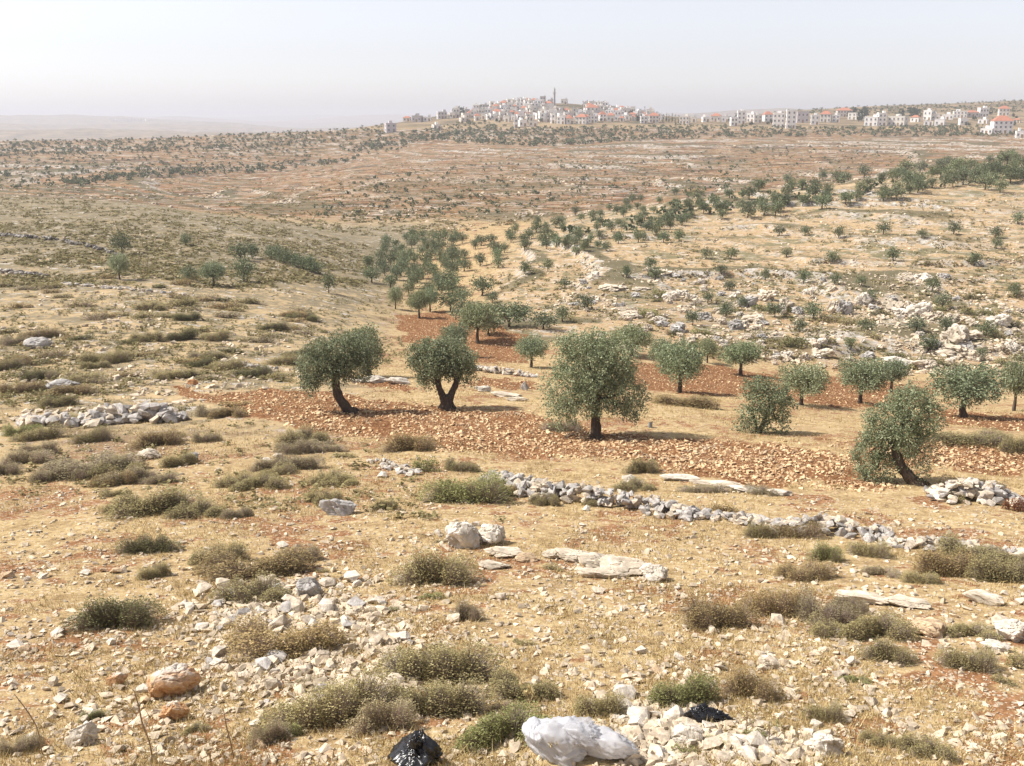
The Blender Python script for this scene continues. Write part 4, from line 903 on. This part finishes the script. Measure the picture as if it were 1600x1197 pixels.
wall('stone_heap', 'grey heap of large stones at the left of the field', [(30, 668, .7), (80, 668, .8), (120, 666, .6), (150, 664, .9), (200, 660, 1.2), (250, 660, 1.1), (285, 658, .5)], 34, .7, 21, ['grey', 'grey', 'cream'], 150, 'stone heap')
wall('stone_heap', 'rounded pile of pale stones by the right edge below the bent olive', [(1452, 782, .5), (1480, 784, .9), (1520, 786, 1.15), (1560, 788, 1.0), (1595, 790, .5)], 40, .8, 18, ['cream', 'white', 'grey'], 120, 'stone heap')
wall('dry_stone_wall', 'short low wall on the red field behind the forked olive', [(738, 578, .8), (770, 584, 1.1), (800, 586, 1), (826, 590, .5)], 14, .45, 9, ['grey', 'cream'], 90)
wall('dry_stone_wall', 'scattered row of white stones beside the green shrub left of the wall', [(570, 722, .6), (590, 728, 1), (620, 738, 1.1), (650, 745, .9)], 14, .35, 12, ['white', 'grey', 'cream'], 40)
wall('dry_stone_wall', 'long dark dry-stone wall crossing the top of the left slope', [(-20, 368, 1), (30, 371, 1), (82, 376, 1)], 8, .5, 7, ['dark', 'dark', 'grey'], 90)
wall('dry_stone_wall', 'second dark wall stretch running down to the upper left olive', [(98, 378, 1), (130, 385, 1), (160, 394, 1), (185, 402, .8)], 8, .5, 7, ['dark', 'dark', 'grey'], 80)
wall('dry_stone_wall', 'low grey stone line at the left edge under the dark wall', [(-10, 426, 1), (30, 430, 1), (72, 434, .7)], 10, .6, 8, ['dark', 'dark', 'grey'], 50)
wall('dry_stone_wall', 'thin pale stone line beneath the left slope olives', [(85, 444, 1), (150, 450, 1), (220, 456, 1), (300, 464, .8)], 7, .5, 8, ['cream', 'grey'], 70)
wall('dry_stone_wall', 'low stone line past the tip of the ploughed field', [(340, 566, 1), (380, 572, 1), (430, 580, .8)], 10, .5, 9, ['grey', 'cream'], 50)

# loose rubble, pebbles and clods: beyond counting
def rubble():
    Ps = []; Ds = []
    def zone(poly, n, dr, pw=2.2, clump=None, soft=0):
        X, Y = sample_poly(poly, n); X = X + rng.normal(0, 1, n) * soft; Y = Y + rng.normal(0, .5, n) * soft; P = at_many(X, Y); ok = ~np.isnan(P).any(1); P = P[ok]
        if clump:
            q = fbm(P[:, 0] / clump, P[:, 1] / clump, 3, 71); P = P[q + .2 * rng.random(len(P)) > .58]
        P = P[~ploughed(P[:, 0], P[:, 1])]
        Ps.append(P); Ds.append(dr[0] + (dr[1] - dr[0]) * rng.random(len(P)) ** pw)
    zone([(0, 680), (260, 640), (560, 700), (830, 730), (1320, 780), (1600, 790), (1600, 1197), (0, 1197)], 13500, (.025, .15), 3.2)
    zone([(0, 680), (260, 640), (560, 700), (830, 730), (1320, 780), (1600, 790), (1600, 1197), (0, 1197)], 9500, (.05, .22), 2.6, 2.0)
    zone(ZA, 1500, (.06, .3), 2, None, 22); zone(ZA, 1200, (.05, .2), 2, None, 60); zone(ZB, 900, (.05, .26), 2, None, 12); zone(ZB, 700, (.04, .18), 2, None, 45)
    zone([(880, 860), (1050, 900), (1040, 920), (860, 885)], 150, (.05, .16), 2)
    zone([(0, 310), (300, 330), (560, 400), (470, 600), (260, 640), (0, 660)], 4200, (.12, .55), 2.5, 5)
    zone([(860, 440), (1140, 425), (1600, 440), (1600, 590), (1380, 585), (1100, 560), (950, 520)], 6500, (.12, .7), 2.8, 4)
    zone([(720, 430), (1000, 345), (1600, 300), (1600, 450), (1000, 450), (860, 500)], 4000, (.12, .6), 2.8, 5)
    zone([(420, 330), (640, 255), (1000, 235), (1500, 230), (1300, 275), (1000, 310), (760, 360), (560, 370)], 1800, (.3, 1.1), 2.6, 26)
    for zn, n, dr, pw in ((GRIGHT, 5200, (.12, .6), 2.4), (GMID, 6000, (.4, 1.7), 2.6)):
        ok = (GROCK > .3) & (zn > .4) & (np.abs(GT) < .58) & (GY > 60); I = np.argwhere(ok); w = (1.0 / GD[ok]) if zn is GRIGHT else np.ones(len(I))
        I = I[rng.choice(len(I), n, p=w / w.sum())]; X = GX[I[:, 0], I[:, 1]]; Y = GY[I[:, 0], I[:, 1]]; q = GD[I[:, 0], I[:, 1]] * .004
        X = X + rng.normal(0, 1, n) * q; Y = Y + rng.normal(0, 1, n) * q * .6
        m = fbm(X / 9, Y / 9, 3, 73) > .44; Ps.append(np.stack([X, Y, H(X, Y)], 1)[m]); Ds.append((dr[0] + (dr[1] - dr[0]) * rng.random(n) ** pw)[m])
    P = np.concatenate(Ps); d = np.concatenate(Ds); n = len(P)
    P[:, 2] += d * .1
    V, Fc, r = join(HULL_S, P, rnd_rot(n, .3), np.stack([d * 1.1, d * 1.1, d * .85], 1), rng.random(n))
    tag(link('rubble', mk('rubble', V, Fc, M_ST, r), color=(1.0, .905, .755)), 'pale limestone rubble littering the slopes', kind='stuff')
rubble()
def clods():
    Ps = []
    for poly, n in zip(FIELD_PX, (15000, 2200, 2800, 700, 2200, 250, 250)):
        X, Y = sample_poly([(p[0], p[1]) for p in poly], n); X = X + rng.normal(0, 9, n); Y = Y + rng.normal(0, 2.6, n) * (1 + 2 * (rng.random(n) < .15)); P = at_many(X, Y); Ps.append(P[~np.isnan(P).any(1)])
    P = np.concatenate(Ps); n = len(P); q = fbm(P[:, 0] / 1.6, P[:, 1] / 1.6, 3, 79) + .25 * rng.random(n); P = P[q > .46]; n = len(P); d = .03 + .17 * rng.random(n) ** 4.2; P[:, 2] += d * .1
    V, Fc, r = join(HULL_S, P, rnd_rot(n, .5), np.stack([d * 1.2, d * 1.2, d], 1), rng.random(n))
    tag(link('clods', mk('clods', V, Fc, M_CL, r)), 'orange-tan clods and stones turned up by ploughing', kind='stuff')
clods()

# ------------------------------------------------------------------ dry grass
def grass():
    n = 66000; k = 6
    a = rng.uniform(-R(34), R(34), n); u = rng.random(n); r = 8.6 * (62 / 8.6) ** (u ** 1.15)
    X = np.sin(a) * r; Y = np.cos(a) * r
    den = fbm(X / 3.5, Y / 3.5, 3, 91) * .6 + fbm(X / .8, Y / .8, 2, 92) * .4
    keep = (den > .40 + .16 * rng.random(n)) & ~ploughed(X, Y); X, Y = X[keep], Y[keep]; n = len(X)
    Z = H(X, Y); i = np.repeat(np.arange(n), k); m = len(i); D = np.hypot(X, Y)
    B = np.stack([X[i] + rng.normal(0, .05, m) * (1 + D[i] * .02), Y[i] + rng.normal(0, .05, m) * (1 + D[i] * .02), Z[i] - .01], 1)
    h = rng.uniform(.035, .13, m) * np.where(rng.random(m) < .06, 1.8, 1); dv = rng.normal(0, .55, (m, 3)); dv[:, 2] = 1; dv /= np.linalg.norm(dv, axis=1, keepdims=True)
    w = .003 * (1 + D[i] * .055); s = np.cross(dv, rng.normal(0, 1, (m, 3))); s /= np.linalg.norm(s, axis=1, keepdims=True)
    V = np.stack([B - s * w[:, None], B + s * w[:, None], B + dv * h[:, None]], 1).reshape(-1, 3)
    rr = np.clip(.25 * vnoise(B[:, 0] / 1.5, B[:, 1] / 1.5, 95) + .72 * rng.random(m), 0, 1)
    tag(link('dry_grass', mk('dry_grass', V, np.arange(3 * m).reshape(-1, 3), M_GR, np.repeat(rr, 3))), 'golden dry grass stubble over the stony slope', kind='stuff')
grass()

# ------------------------------------------------------------------ buildings of the hill town
def boxv(x0, x1, y0, y1, z0, z1):
    V = [(x0, y0, z0), (x1, y0, z0), (x1, y1, z0), (x0, y1, z0), (x0, y0, z1), (x1, y0, z1), (x1, y1, z1), (x0, y1, z1)]
    return V, [(0, 3, 2, 1), (4, 5, 6, 7), (0, 1, 5, 4), (1, 2, 6, 5), (2, 3, 7, 6), (3, 0, 4, 7)]
def boxes(name, bl, mats, mi=None):
    V, Fs, I = [], [], []
    for k, b in enumerate(bl):
        v, f = boxv(*b); Fs += [tuple(q + len(V) for q in t) for t in f]; V += v; I += [mi[k] if mi else 0] * 6
    me = bpy.data.meshes.new(name); me.from_pydata(V, [], Fs); me.polygons.foreach_set('material_index', I)
    for m in mats: me.materials.append(m)
    me.update(); return me
WIN = boxes('window', [(-.45, .45, -.06, .06, 0, 1.15), (-.6, .6, -.14, .06, -.16, -.001)], [M_GLASS, M_WALL], [0, 1])
DOORM = boxes('door', [(-.6, .6, -.05, .05, 0, 2.1)], [M_WOOD])
TANK = None
BCOL = {'white': (1.28, 1.27, 1.25), 'cream': (1.12, 1.08, 1.0), 'grey': (.78, .76, .75), 'lilac': (.80, .76, .80), 'stone': (.98, .92, .84)}
def building(x0, x1, yt, yb, colr, roof='flat', label=None, pos=None, windows=True, group='houses of the hill town'):
    xc = (x0 + x1) / 2; P = at(xc, yb)
    if math.isnan(P.x): return None
    s = 1 / ppm(P); w = (x1 - x0) * s; h = (yb - yt) * s
    red = roof == 'red'; hw = h * (.72 if red else .93); d = w * rng.uniform(.7, 1.0)
    root = bpy.data.objects.new('house', None); col.objects.link(root); root.location = (P.x, P.y + .5, P.z); root.rotation_euler = (0, 0, -math.atan2(P.x, P.y) + rng.uniform(-.35, .35))
    c = tuple(np.array(BCOL[colr]) * rng.uniform(.94, 1.03)); hx = w * .47
    link('wall', boxes('wall', [(-hx, hx, 0, d, -4, hw)], [M_WALL]), root, color=c)
    if red:
        o = .35; V = [(-hx - o, -o, hw - .002), (hx + o, -o, hw - .002), (hx + o, d + o, hw - .002), (-hx - o, d + o, hw - .002), (-hx * .35, d * .5, h + .2), (hx * .35, d * .5, h + .2)]
        me = bpy.data.meshes.new('roof'); me.from_pydata(V, [], [(0, 1, 5, 4), (1, 2, 5), (2, 3, 4, 5), (3, 0, 4), (3, 2, 1, 0)]); me.materials.append(M_ROOF); link('roof', me, root)
    else:
        p = .18; q = hw + min(.7, h * .09)
        link('parapet', boxes('parapet', [(-hx - .08, hx + .08, -.08, p, hw - .003, q), (-hx - .08, hx + .08, d - p, d + .08, hw - .003, q), (-hx - .08, -hx + p, p + .001, d - p - .001, hw - .003, q), (hx - p, hx + .08, p + .001, d - p - .001, hw - .003, q)], [M_WALL]), root, color=c)
        if rng.random() < .6 and w > 4:
            a = rng.uniform(-hx * .6, hx * .3); link('stair_house', boxes('stair_house', [(a, a + min(2.6, w * .3), d * .4, d * .8, hw - .004, hw + 1.9)], [M_WALL]), root, color=c)
        if rng.random() < .5:
            link('water_tank', tubes([([(0, 0, 0), (0, 0, 1.1)], [.45, .45])], 8, M_MET, 'water_tank'), root, loc=(rng.uniform(-hx * .7, hx * .7), d * .3, hw + .05))
    if windows:
        nf = max(1, int(round(hw / 2.9))); nc = int(np.clip(round(w / 2.7), 1, 6)); fh = hw / nf
        for i in range(nf):
            for k in range(nc):
                x = -hx + (k + .5) * 2 * hx / nc
                if i == 0 and k == nc // 2: link('door', DOORM, root, loc=(x, -.02, .02), scale=(min(1, 2 * hx / nc / 1.6), 1, min(1, fh / 2.6))); continue
                link('window', WIN, root, loc=(x, -.035, i * fh + fh * .34), scale=(min(1.1, 2 * hx / nc / 1.7), 1, min(1.1, fh / 2.6)))
        for i in range(nf):     # one window a floor on the sides seen aslant
            for sx in (-1, 1):
                o = link('window', WIN, root, loc=(sx * (hx + .035), d * .5, i * fh + fh * .34), rot=(0, 0, sx * math.pi / 2)); o.scale = (min(1.1, d / 2.5), 1, min(1.1, fh / 2.6))
    if label: tag(root, label, 'house', group)
    else: pend(root, xc, yb, f'{"tall" if h > 9 else "small" if w < 7 else "low"} {"red-roofed" if red else ""} {colr} house'.replace('  ', ' '), 'house', group)
    return root
for px, py, ph in [(866, 158, 'the minaret'), (842, 169, 'the big white block by the minaret'), (926, 180, 'the big red-roofed villa'), (890, 170, 'the bare knoll in the town'), (612, 206, 'the unfinished grey block'), (806, 200, 'the slim white tower house'), (1236, 201, 'the tallest white block'), (1155, 196, 'the stepped white blocks'), (1320, 182, 'the red villa by dark pines'), (1398, 196, 'the long white terrace'), (1566, 208, 'the red-roofed white villa at right'), (1450, 188, 'the white house by the pine clump'), (1047, 191, 'the cypress row'), (720, 183, 'the dark trees at the town edge'), (980, 170, 'the right shoulder of the town hill'), (770, 175, 'the left shoulder of the town hill'), (1118, 190, 'the saddle between town and ridge'), (1000, 192, 'the right foot of the town hill'), (740, 190, 'the left foot of the town hill'), (870, 195, 'the middle of the town front'), (920, 192, 'the lowest red roofs of the town')]: landmark(px, py, ph)
BLD = [
 (603, 620, 193, 207, 'lilac', 'flat', 'unfinished grey block standing alone below the town'), (629, 641, 182, 190, 'cream', 'red'), (643, 658, 181, 191, 'grey', 'flat'), (661, 674, 183, 190, 'white', 'flat'), (677, 690, 195, 203, 'cream', 'flat'), (684, 699, 175, 186, 'grey', 'flat'), (708, 718, 169, 184, 'cream', 'flat'),
 (720, 734, 184, 190, 'stone', 'flat'), (757, 767, 170, 184, 'white', 'flat'), (768, 783, 171, 184, 'cream', 'red'), (803, 810, 185, 200, 'white', 'flat', 'slim white tower house at the foot of the town'), (811, 824, 188, 198, 'white', 'flat'), (826, 840, 189, 198, 'cream', 'flat'), (835, 849, 156, 170, 'white', 'flat', 'big white block left of the minaret'),
 (843, 852, 177, 190, 'white', 'flat'), (852, 861, 179, 191, 'grey', 'flat'), (861, 868, 178, 193, 'white', 'flat'), (869, 883, 183, 194, 'white', 'flat'), (885, 897, 182, 194, 'cream', 'red'), (898, 916, 179, 194, 'cream', 'red'), (916, 936, 164, 180, 'cream', 'red', 'big red-roofed villa on the town hill'), (918, 934, 181, 192, 'white', 'flat'),
 (937, 948, 175, 189, 'white', 'red'), (948, 960, 177, 190, 'cream', 'red'), (960, 970, 173, 189, 'white', 'flat'), (974, 982, 163, 173, 'cream', 'flat'), (1001, 1012, 182, 193, 'white', 'flat'), (1014, 1030, 177, 192, 'cream', 'red'), (1061, 1077, 182, 194, 'cream', 'flat'),
 (876, 886, 155, 163, 'cream', 'flat'), (905, 912, 150, 161, 'stone', 'flat'), (924, 936, 150, 162, 'grey', 'flat'), (938, 950, 152, 163, 'stone', 'flat'), (964, 972, 158, 168, 'cream', 'flat'),
 (1080, 1088, 183, 191, 'cream', 'flat'), (1098, 1109, 183, 191, 'white', 'flat'), (1110, 1126, 178, 190, 'cream', 'red'), (1127, 1139, 182, 191, 'grey', 'flat'), (1142, 1153, 184, 197, 'white', 'flat'), (1152, 1165, 174, 194, 'white', 'flat'), (1166, 1178, 178, 191, 'white', 'flat'), (1178, 1191, 180, 192, 'cream', 'flat'),
 (1194, 1208, 175, 190, 'white', 'red'), (1207, 1226, 177, 200, 'white', 'flat'), (1228, 1244, 172, 201, 'white', 'flat', 'tallest white apartment block on the ridge'), (1245, 1264, 175, 192, 'lilac', 'flat'), (1267, 1280, 180, 195, 'white', 'flat'), (1281, 1298, 174, 191, 'cream', 'red'), (1300, 1312, 180, 191, 'white', 'flat'), (1308, 1332, 169, 183, 'stone', 'red', 'red-roofed villa left of the dark pines'),
 (1350, 1371, 183, 197, 'white', 'flat'), (1372, 1385, 177, 197, 'white', 'flat'), (1386, 1413, 182, 197, 'cream', 'flat'), (1442, 1455, 173, 188, 'white', 'flat'), (1456, 1468, 178, 188, 'cream', 'flat'), (1472, 1489, 179, 187, 'white', 'flat'), (1490, 1511, 174, 184, 'white', 'flat'), (1512, 1530, 173, 183, 'stone', 'red'), (1531, 1545, 169, 183, 'white', 'flat'),
 (1561, 1577, 166, 181, 'cream', 'red'), (1552, 1582, 182, 209, 'white', 'red', 'big white villa with red roof near the right edge'), (1532, 1550, 201, 210, 'white', 'flat'), (1588, 1600, 205, 216, 'white', 'flat')]
for b in BLD: building(*b)
# the rest of the houses packed on the hill
X, Y = sample_poly([(735, 176), (790, 166), (850, 160), (880, 160), (950, 158), (995, 172), (1030, 184), (1050, 191), (960, 191), (860, 189), (790, 191), (700, 187)], 900)
pl_ = [((b[0] + b[1]) / 2, b[3]) for b in BLD]
for x, y in sorted(zip(X, Y), key=lambda a: a[1]):
    if 862 < x < 914 and 163 < y < 178: continue
    if any(abs(x - a) < 5.4 and abs(y - b) < 2.8 for a, b in pl_): continue
    pl_.append((x, y)); w = rng.uniform(6.5, 13); h = rng.uniform(6, 11)
    building(x - w / 2, x + w / 2, y - h, y, random.choice(['white', 'cream', 'stone', 'grey', 'white', 'cream']), 'red' if rng.random() < .16 else 'flat')
X, Y = sample_poly([(1050, 187), (1140, 188), (1200, 182), (1430, 188), (1590, 186), (1590, 198), (1300, 196), (1140, 196), (1050, 194)], 26)
for x, y in zip(X, Y):
    if any(abs(x - a) < 11 and abs(y - b) < 8 for a, b in pl_): continue
    pl_.append((x, y)); w = rng.uniform(9, 17); building(x - w / 2, x + w / 2, y - rng.uniform(6, 11), y, random.choice(['white', 'cream', 'stone']), 'red' if rng.random() < .25 else 'flat')
for x in (176, 186, 194, 203, 212, 221, 232):
    w = rng.uniform(5, 8); building(x - w / 2, x + w / 2, 188 - rng.uniform(2, 4), 189.5, 'cream', 'flat', None, windows=False, group='houses of the far hazy village')
def minaret():
    P = at(866, 164); s = 1 / ppm(P); root = bpy.data.objects.new('minaret', None); col.objects.link(root); root.location = P
    tag(root, 'slender stone minaret rising above the hill town', 'minaret'); hh = 27 * s; r = 1.9 * s
    link('shaft', tubes([([(0, 0, -3), (0, 0, hh * .5), (0, 0, hh * .86)], [r, r * .92, r * .85])], 10, M_WALL, 'shaft'), root, color=(.62, .6, .6))
    link('balcony', tubes([([(0, 0, hh * .66), (0, 0, hh * .69)], [r * 1.5, r * 1.5])], 10, M_WALL, 'balcony'), root, color=(.6, .58, .58))
    link('cap', tubes([([(0, 0, hh * .86), (0, 0, hh * .9), (0, 0, hh)], [r * .95, r * .6, .05])], 10, M_WALL, 'cap'), root, color=(.55, .55, .55))
minaret()
# dark trees among the houses
def town_tree(px, py, w, h, kind):
    P = at(px, py)
    if math.isnan(P.x): return
    s = 1 / ppm(P); root = bpy.data.objects.new('cypress_tree' if kind == 'cypress' else 'pine_tree', None); col.objects.link(root); root.location = P; root.rotation_euler = (0, 0, rng.uniform(0, 6))
    root.scale = (w * s, w * s, h * s)
    link('trunk', TT[kind][0], root); link('crown', random.choice(TT[kind][1]), root, color=(.9, 1, .9))
    pend(root, px, py, 'dark cypress' if kind == 'cypress' else 'dark bushy tree', 'tree', 'dark trees among the houses')
def tmesh(lb, n, L, W): V, Fc, r = crown(lb, n, L, W, 6, .06); return mk('crown', V, Fc, M_DARKT, r)
TT = {'cypress': (tubes([([(0, 0, -.05), (0, 0, .3)], [.06, .05])], 5), [tmesh([(0, 0, .3, .4, .4, .26), (0, 0, .6, .3, .3, .28), (0, 0, .85, .16, .16, .16)], 260, .13, .09) for _ in range(3)]),
      'pine': (tubes([([(0, 0, -.05), (0, 0, .5)], [.06, .05])], 5), [tmesh([(0, 0, .6, .4, .4, .34), (.2, .1, .5, .3, .3, .26), (-.2, 0, .45, .28, .28, .26)], 300, .2, .12) for _ in range(3)])}
for a in [(1036, 191, 5, 12), (1041, 191, 4, 14), (1045, 192, 4, 13), (1050, 191, 5, 15), (1055, 192, 4, 13), (1060, 192, 5, 12), (1007, 178, 3, 13), (911, 168, 5, 11), (866, 192, 4, 13)]: town_tree(*a, 'cypress')
for x0, x1, y0, y1, n, h in [(1326, 1352, 178, 192, 9, 13), (1404, 1440, 176, 188, 11, 11), (708, 734, 176, 186, 8, 10), (930, 960, 166, 178, 4, 8), (985, 1010, 176, 188, 6, 9), (720, 1010, 166, 194, 84, 6), (1140, 1330, 184, 198, 16, 8), (1450, 1600, 180, 205, 10, 7)]:
    for _ in range(n): hh = h * rng.uniform(.8, 1.2); town_tree(rng.uniform(x0, x1), rng.uniform(y0, y1), hh * rng.uniform(.7, 1), hh, 'pine')

# ------------------------------------------------------------------ litter and small things up close
def plastic(name, c, tr, rough, alpha=1.0):
    g = NT_(name); n = g.noise(g.objpos(), 9, 5, .65); g.bump(n, .2, .04)
    cc = g.mix(n, tuple(x * .94 for x in c), c); g.fin(cc, rough, .5)
    t = g.n.new('ShaderNodeBsdfTranslucent'); g.put(t.inputs[0], c); m = g.n.new('ShaderNodeMixShader'); m.inputs[0].default_value = tr
    g.l.new(g.bsdf.outputs[0], m.inputs[1]); g.l.new(t.outputs[0], m.inputs[2]); o = m.outputs[0]
    if alpha < 1:
        tp = g.n.new('ShaderNodeBsdfTransparent'); m2 = g.n.new('ShaderNodeMixShader'); m2.inputs[0].default_value = alpha; g.l.new(tp.outputs[0], m2.inputs[1]); g.l.new(o, m2.inputs[2]); o = m2.outputs[0]
    g.l.new(o, g.out.inputs[0]); return g.m
M_WP = plastic('white_plastic', (.80, .80, .83), .5, .28, .86); M_CP = plastic('clear_plastic', (.75, .75, .78), .4, .25, .55); M_BP = plastic('black_plastic', (.014, .014, .016), 0, .24)
def crumple(mat, name, seed, amp=.12, shape=None, creases=26, pleat='x'):
    """thin film: many flat facets meeting in sharp creases, gathered and sagging"""
    V, Fc = ICO4; d = V / np.linalg.norm(V, axis=1, keepdims=True); q = np.random.default_rng(seed)
    n = q.normal(0, 1, (creases, 3)); n /= np.linalg.norm(n, axis=1, keepdims=True); h = q.uniform(.36, .5, creases) - amp * q.random(creases) * .6
    c = d @ n.T; rad = np.where(c > .12, h[None] / np.maximum(c, .12), 9).min(1); rad = np.minimum(rad, .56)
    k = np.abs(fbm(d[:, 0] * 3 + d[:, 2] * 2 + seed, d[:, 1] * 3 - d[:, 2] * 2.4, 3, seed) - .5) * 2
    f = np.abs(fbm(d[:, 0] * 8 + seed, d[:, 2] * 8 + d[:, 1] * 6, 2, seed + 3) - .5) * 2
    ang = np.arctan2(d[:, 2], d[:, 1]) if pleat == 'x' else np.arctan2(d[:, 1], d[:, 0]); tow = np.clip(d[:, 0] * .6 + .5 if pleat == 'x' else d[:, 2] * .7 + .4, 0, 1)
    pl = np.abs(np.sin(ang * 3.5 + 5 * k)) * .6 + np.abs(np.sin(ang * 8 + 7 * k + seed)) * .4
    V = d * (rad + amp * (.30 - k) * .7 - amp * .75 * pl * tow + amp * .10 * (.4 - f))[:, None]
    if shape: V = shape(V)
    V[:, 2] = np.maximum(V[:, 2], -.3)
    return mk(name, V, Fc, mat, smooth=True)
def bag(root_name, label, px, py, parts):
    P = at(px, py); s = 1 / ppm(P); root = bpy.data.objects.new(root_name, None); col.objects.link(root); root.location = P; root.rotation_euler = (0, 0, -math.atan2(P.x, P.y)); tag(root, label, 'plastic bag')
    for nm, me, dx, dz, w, d, h, rz, ry in parts: link(nm, me, root, (dx * s, 0.2 * d * s, dz * s + h * s * .28), (0, ry, rz), (w * s, d * s, h * s))
bag('plastic_bag', 'crumpled white plastic bag lying at the bottom of the slope', 880, 1190, [
 ('body', crumple(M_WP, 'body', 11, .16), -4, -2, 136, 110, 80, .2, -.08), ('neck', crumple(M_WP, 'neck', 23, .12), 68, 10, 124, 62, 52, -.12, .02), ('film', crumple(M_CP, 'film', 31, .2), 30, 28, 124, 84, 50, 0, .04), ('corner', crumple(M_WP, 'corner', 37, .18), -40, 26, 60, 56, 48, 0, .4)])
bag('bin_bag', 'black bin bag with a pointed top beside the lower shrubs', 655, 1200, [('body', crumple(M_BP, 'body', 43, .26, lambda V: V * np.stack([1.05 - V[:, 2] * 1.5, 1.05 - V[:, 2] * 1.4, 1 + .35 * np.clip(V[:, 2], 0, 1)], 1), 14, 'z'), 0, 0, 104, 80, 66, 0, 0), ('tie', crumple(M_BP, 'tie', 47, .3), -4, 34, 26, 22, 36, 0, .2)])
bag('plastic_sheet', 'torn black plastic sheet among the pale heap stones', 1116, 1132, [('sheet', crumple(M_BP, 'sheet', 53, .3), 0, 0, 88, 50, 34, .1, .25), ('flap', crumple(M_BP, 'flap', 59, .3), -20, 10, 50, 36, 32, .4, -.2)])
def stalk(px, py, pts, label, th=1.3):
    P = at(px, py); s = 1 / ppm(P); root = bpy.data.objects.new('dry_stalk', None); col.objects.link(root); root.location = P; tag(root, label, 'dry stalk')
    link('stem', tubes([([(x * s, rng.uniform(-2, 2) * s, z * s) for x, z in pts], [th * s] * (len(pts) - 1) + [th * s * .5])], 5, M_WOOD, 'stem'), root)
    link('side_twig', tubes([([(pts[1][0] * s, 0, pts[1][1] * s), ((pts[1][0] - 22) * s, 2 * s, (pts[1][1] - 14) * s + .03), ((pts[1][0] - 42) * s, 4 * s, max(2, pts[1][1] - 26) * s)], [th * s * .8, th * s * .6, th * s * .3])], 5, M_WOOD, 'side_twig'), root)
stalk(240, 1192, [(0, -2), (-2, 40), (-12, 70), (-14, 100), (-18, 130)], 'tall thin dry stalk in front of the orange boulder')
stalk(365, 1185, [(0, -2), (-3, 30), (-8, 60), (-10, 90)], 'thin dry stalk right of the orange boulder', 1.0)
stalk(66, 1180, [(0, -2), (0, 50), (-14, 80), (-30, 110)], 'bent dry stalk in the lower left corner', 1.0)
def thistle(px, py, hpx, label):
    P = at(px, py); s = 1 / ppm(P); root = bpy.data.objects.new('dry_thistle', None); col.objects.link(root); root.location = P; tag(root, label, 'thistle')
    lines = [([(0, 0, -.02), (1 * s, 0, hpx * .5 * s), (-1 * s, 0, hpx * s)], [1.1 * s, .9 * s, .6 * s])]
    for k in range(5):
        a = k * 1.3; z = hpx * (.35 + .1 * k) * s; lines.append(([(0, 0, z), (math.cos(a) * hpx * .16 * s, math.sin(a) * hpx * .16 * s, z + hpx * .1 * s), (math.cos(a) * hpx * .2 * s, math.sin(a) * hpx * .2 * s, z + hpx * .2 * s)], [.6 * s, .5 * s, .4 * s]))
    link('stem', tubes(lines, 5, M_WOOD, 'stem'), root)
    sp = []
    for pts, _r in lines:
        c = np.array(pts[-1])
        for _ in range(26):
            d = rng.normal(0, 1, 3); d /= np.linalg.norm(d); sp.append((c, d))
    C = np.array([c + d * 3.2 * s for c, d in sp]); Dv = np.array([d for _, d in sp]); V, Fc, r = leaf_quads(C, Dv, np.full(len(C), 7 * s), np.full(len(C), 1.3 * s), rng.random(len(C)))
    link('seed_heads', mk('seed_heads', V, Fc, M_GR, r), root)
thistle(866, 1192, 44, 'spiky dry thistle standing against the white plastic bag'); thistle(662, 1192, 46, 'dry thistle poking up in front of the black bin bag'); thistle(1165, 1150, 50, 'dry thistle just right of the torn black plastic'); thistle(1200, 1165, 44, 'dry thistle among the pale heap stones'); thistle(828, 1105, 34, 'pale seed-headed thistle behind the white plastic bag')
def post():
    P = at(1016, 668); s = 1 / ppm(P); root = bpy.data.objects.new('post_stump', None); col.objects.link(root); root.location = P; tag(root, 'short grey stump beyond the shadow of the large round olive', 'stump')
    link('shaft', tubes([([(0, 0, -.05), (0, 0, 5 * s), (0, 0, 9 * s)], [3.4 * s, 3.2 * s, 3.4 * s])], 9, M_MET, 'shaft'), root); link('top', tubes([([(0, 0, 9 * s + .002), (0, 0, 10 * s)], [3.7 * s, 3.5 * s])], 9, M_WOOD, 'top'), root)
post()

LM[:] = [l for l in LM if l[2]]
resolve_labels()
print('trees', TREE_N[0], 'shrubs', SHR_N[0], 'stones', STN[0], 'objects', len(bpy.data.objects))
print('tris', sum(len(m.loops) - 2 * len(m.polygons) for m in bpy.data.meshes))
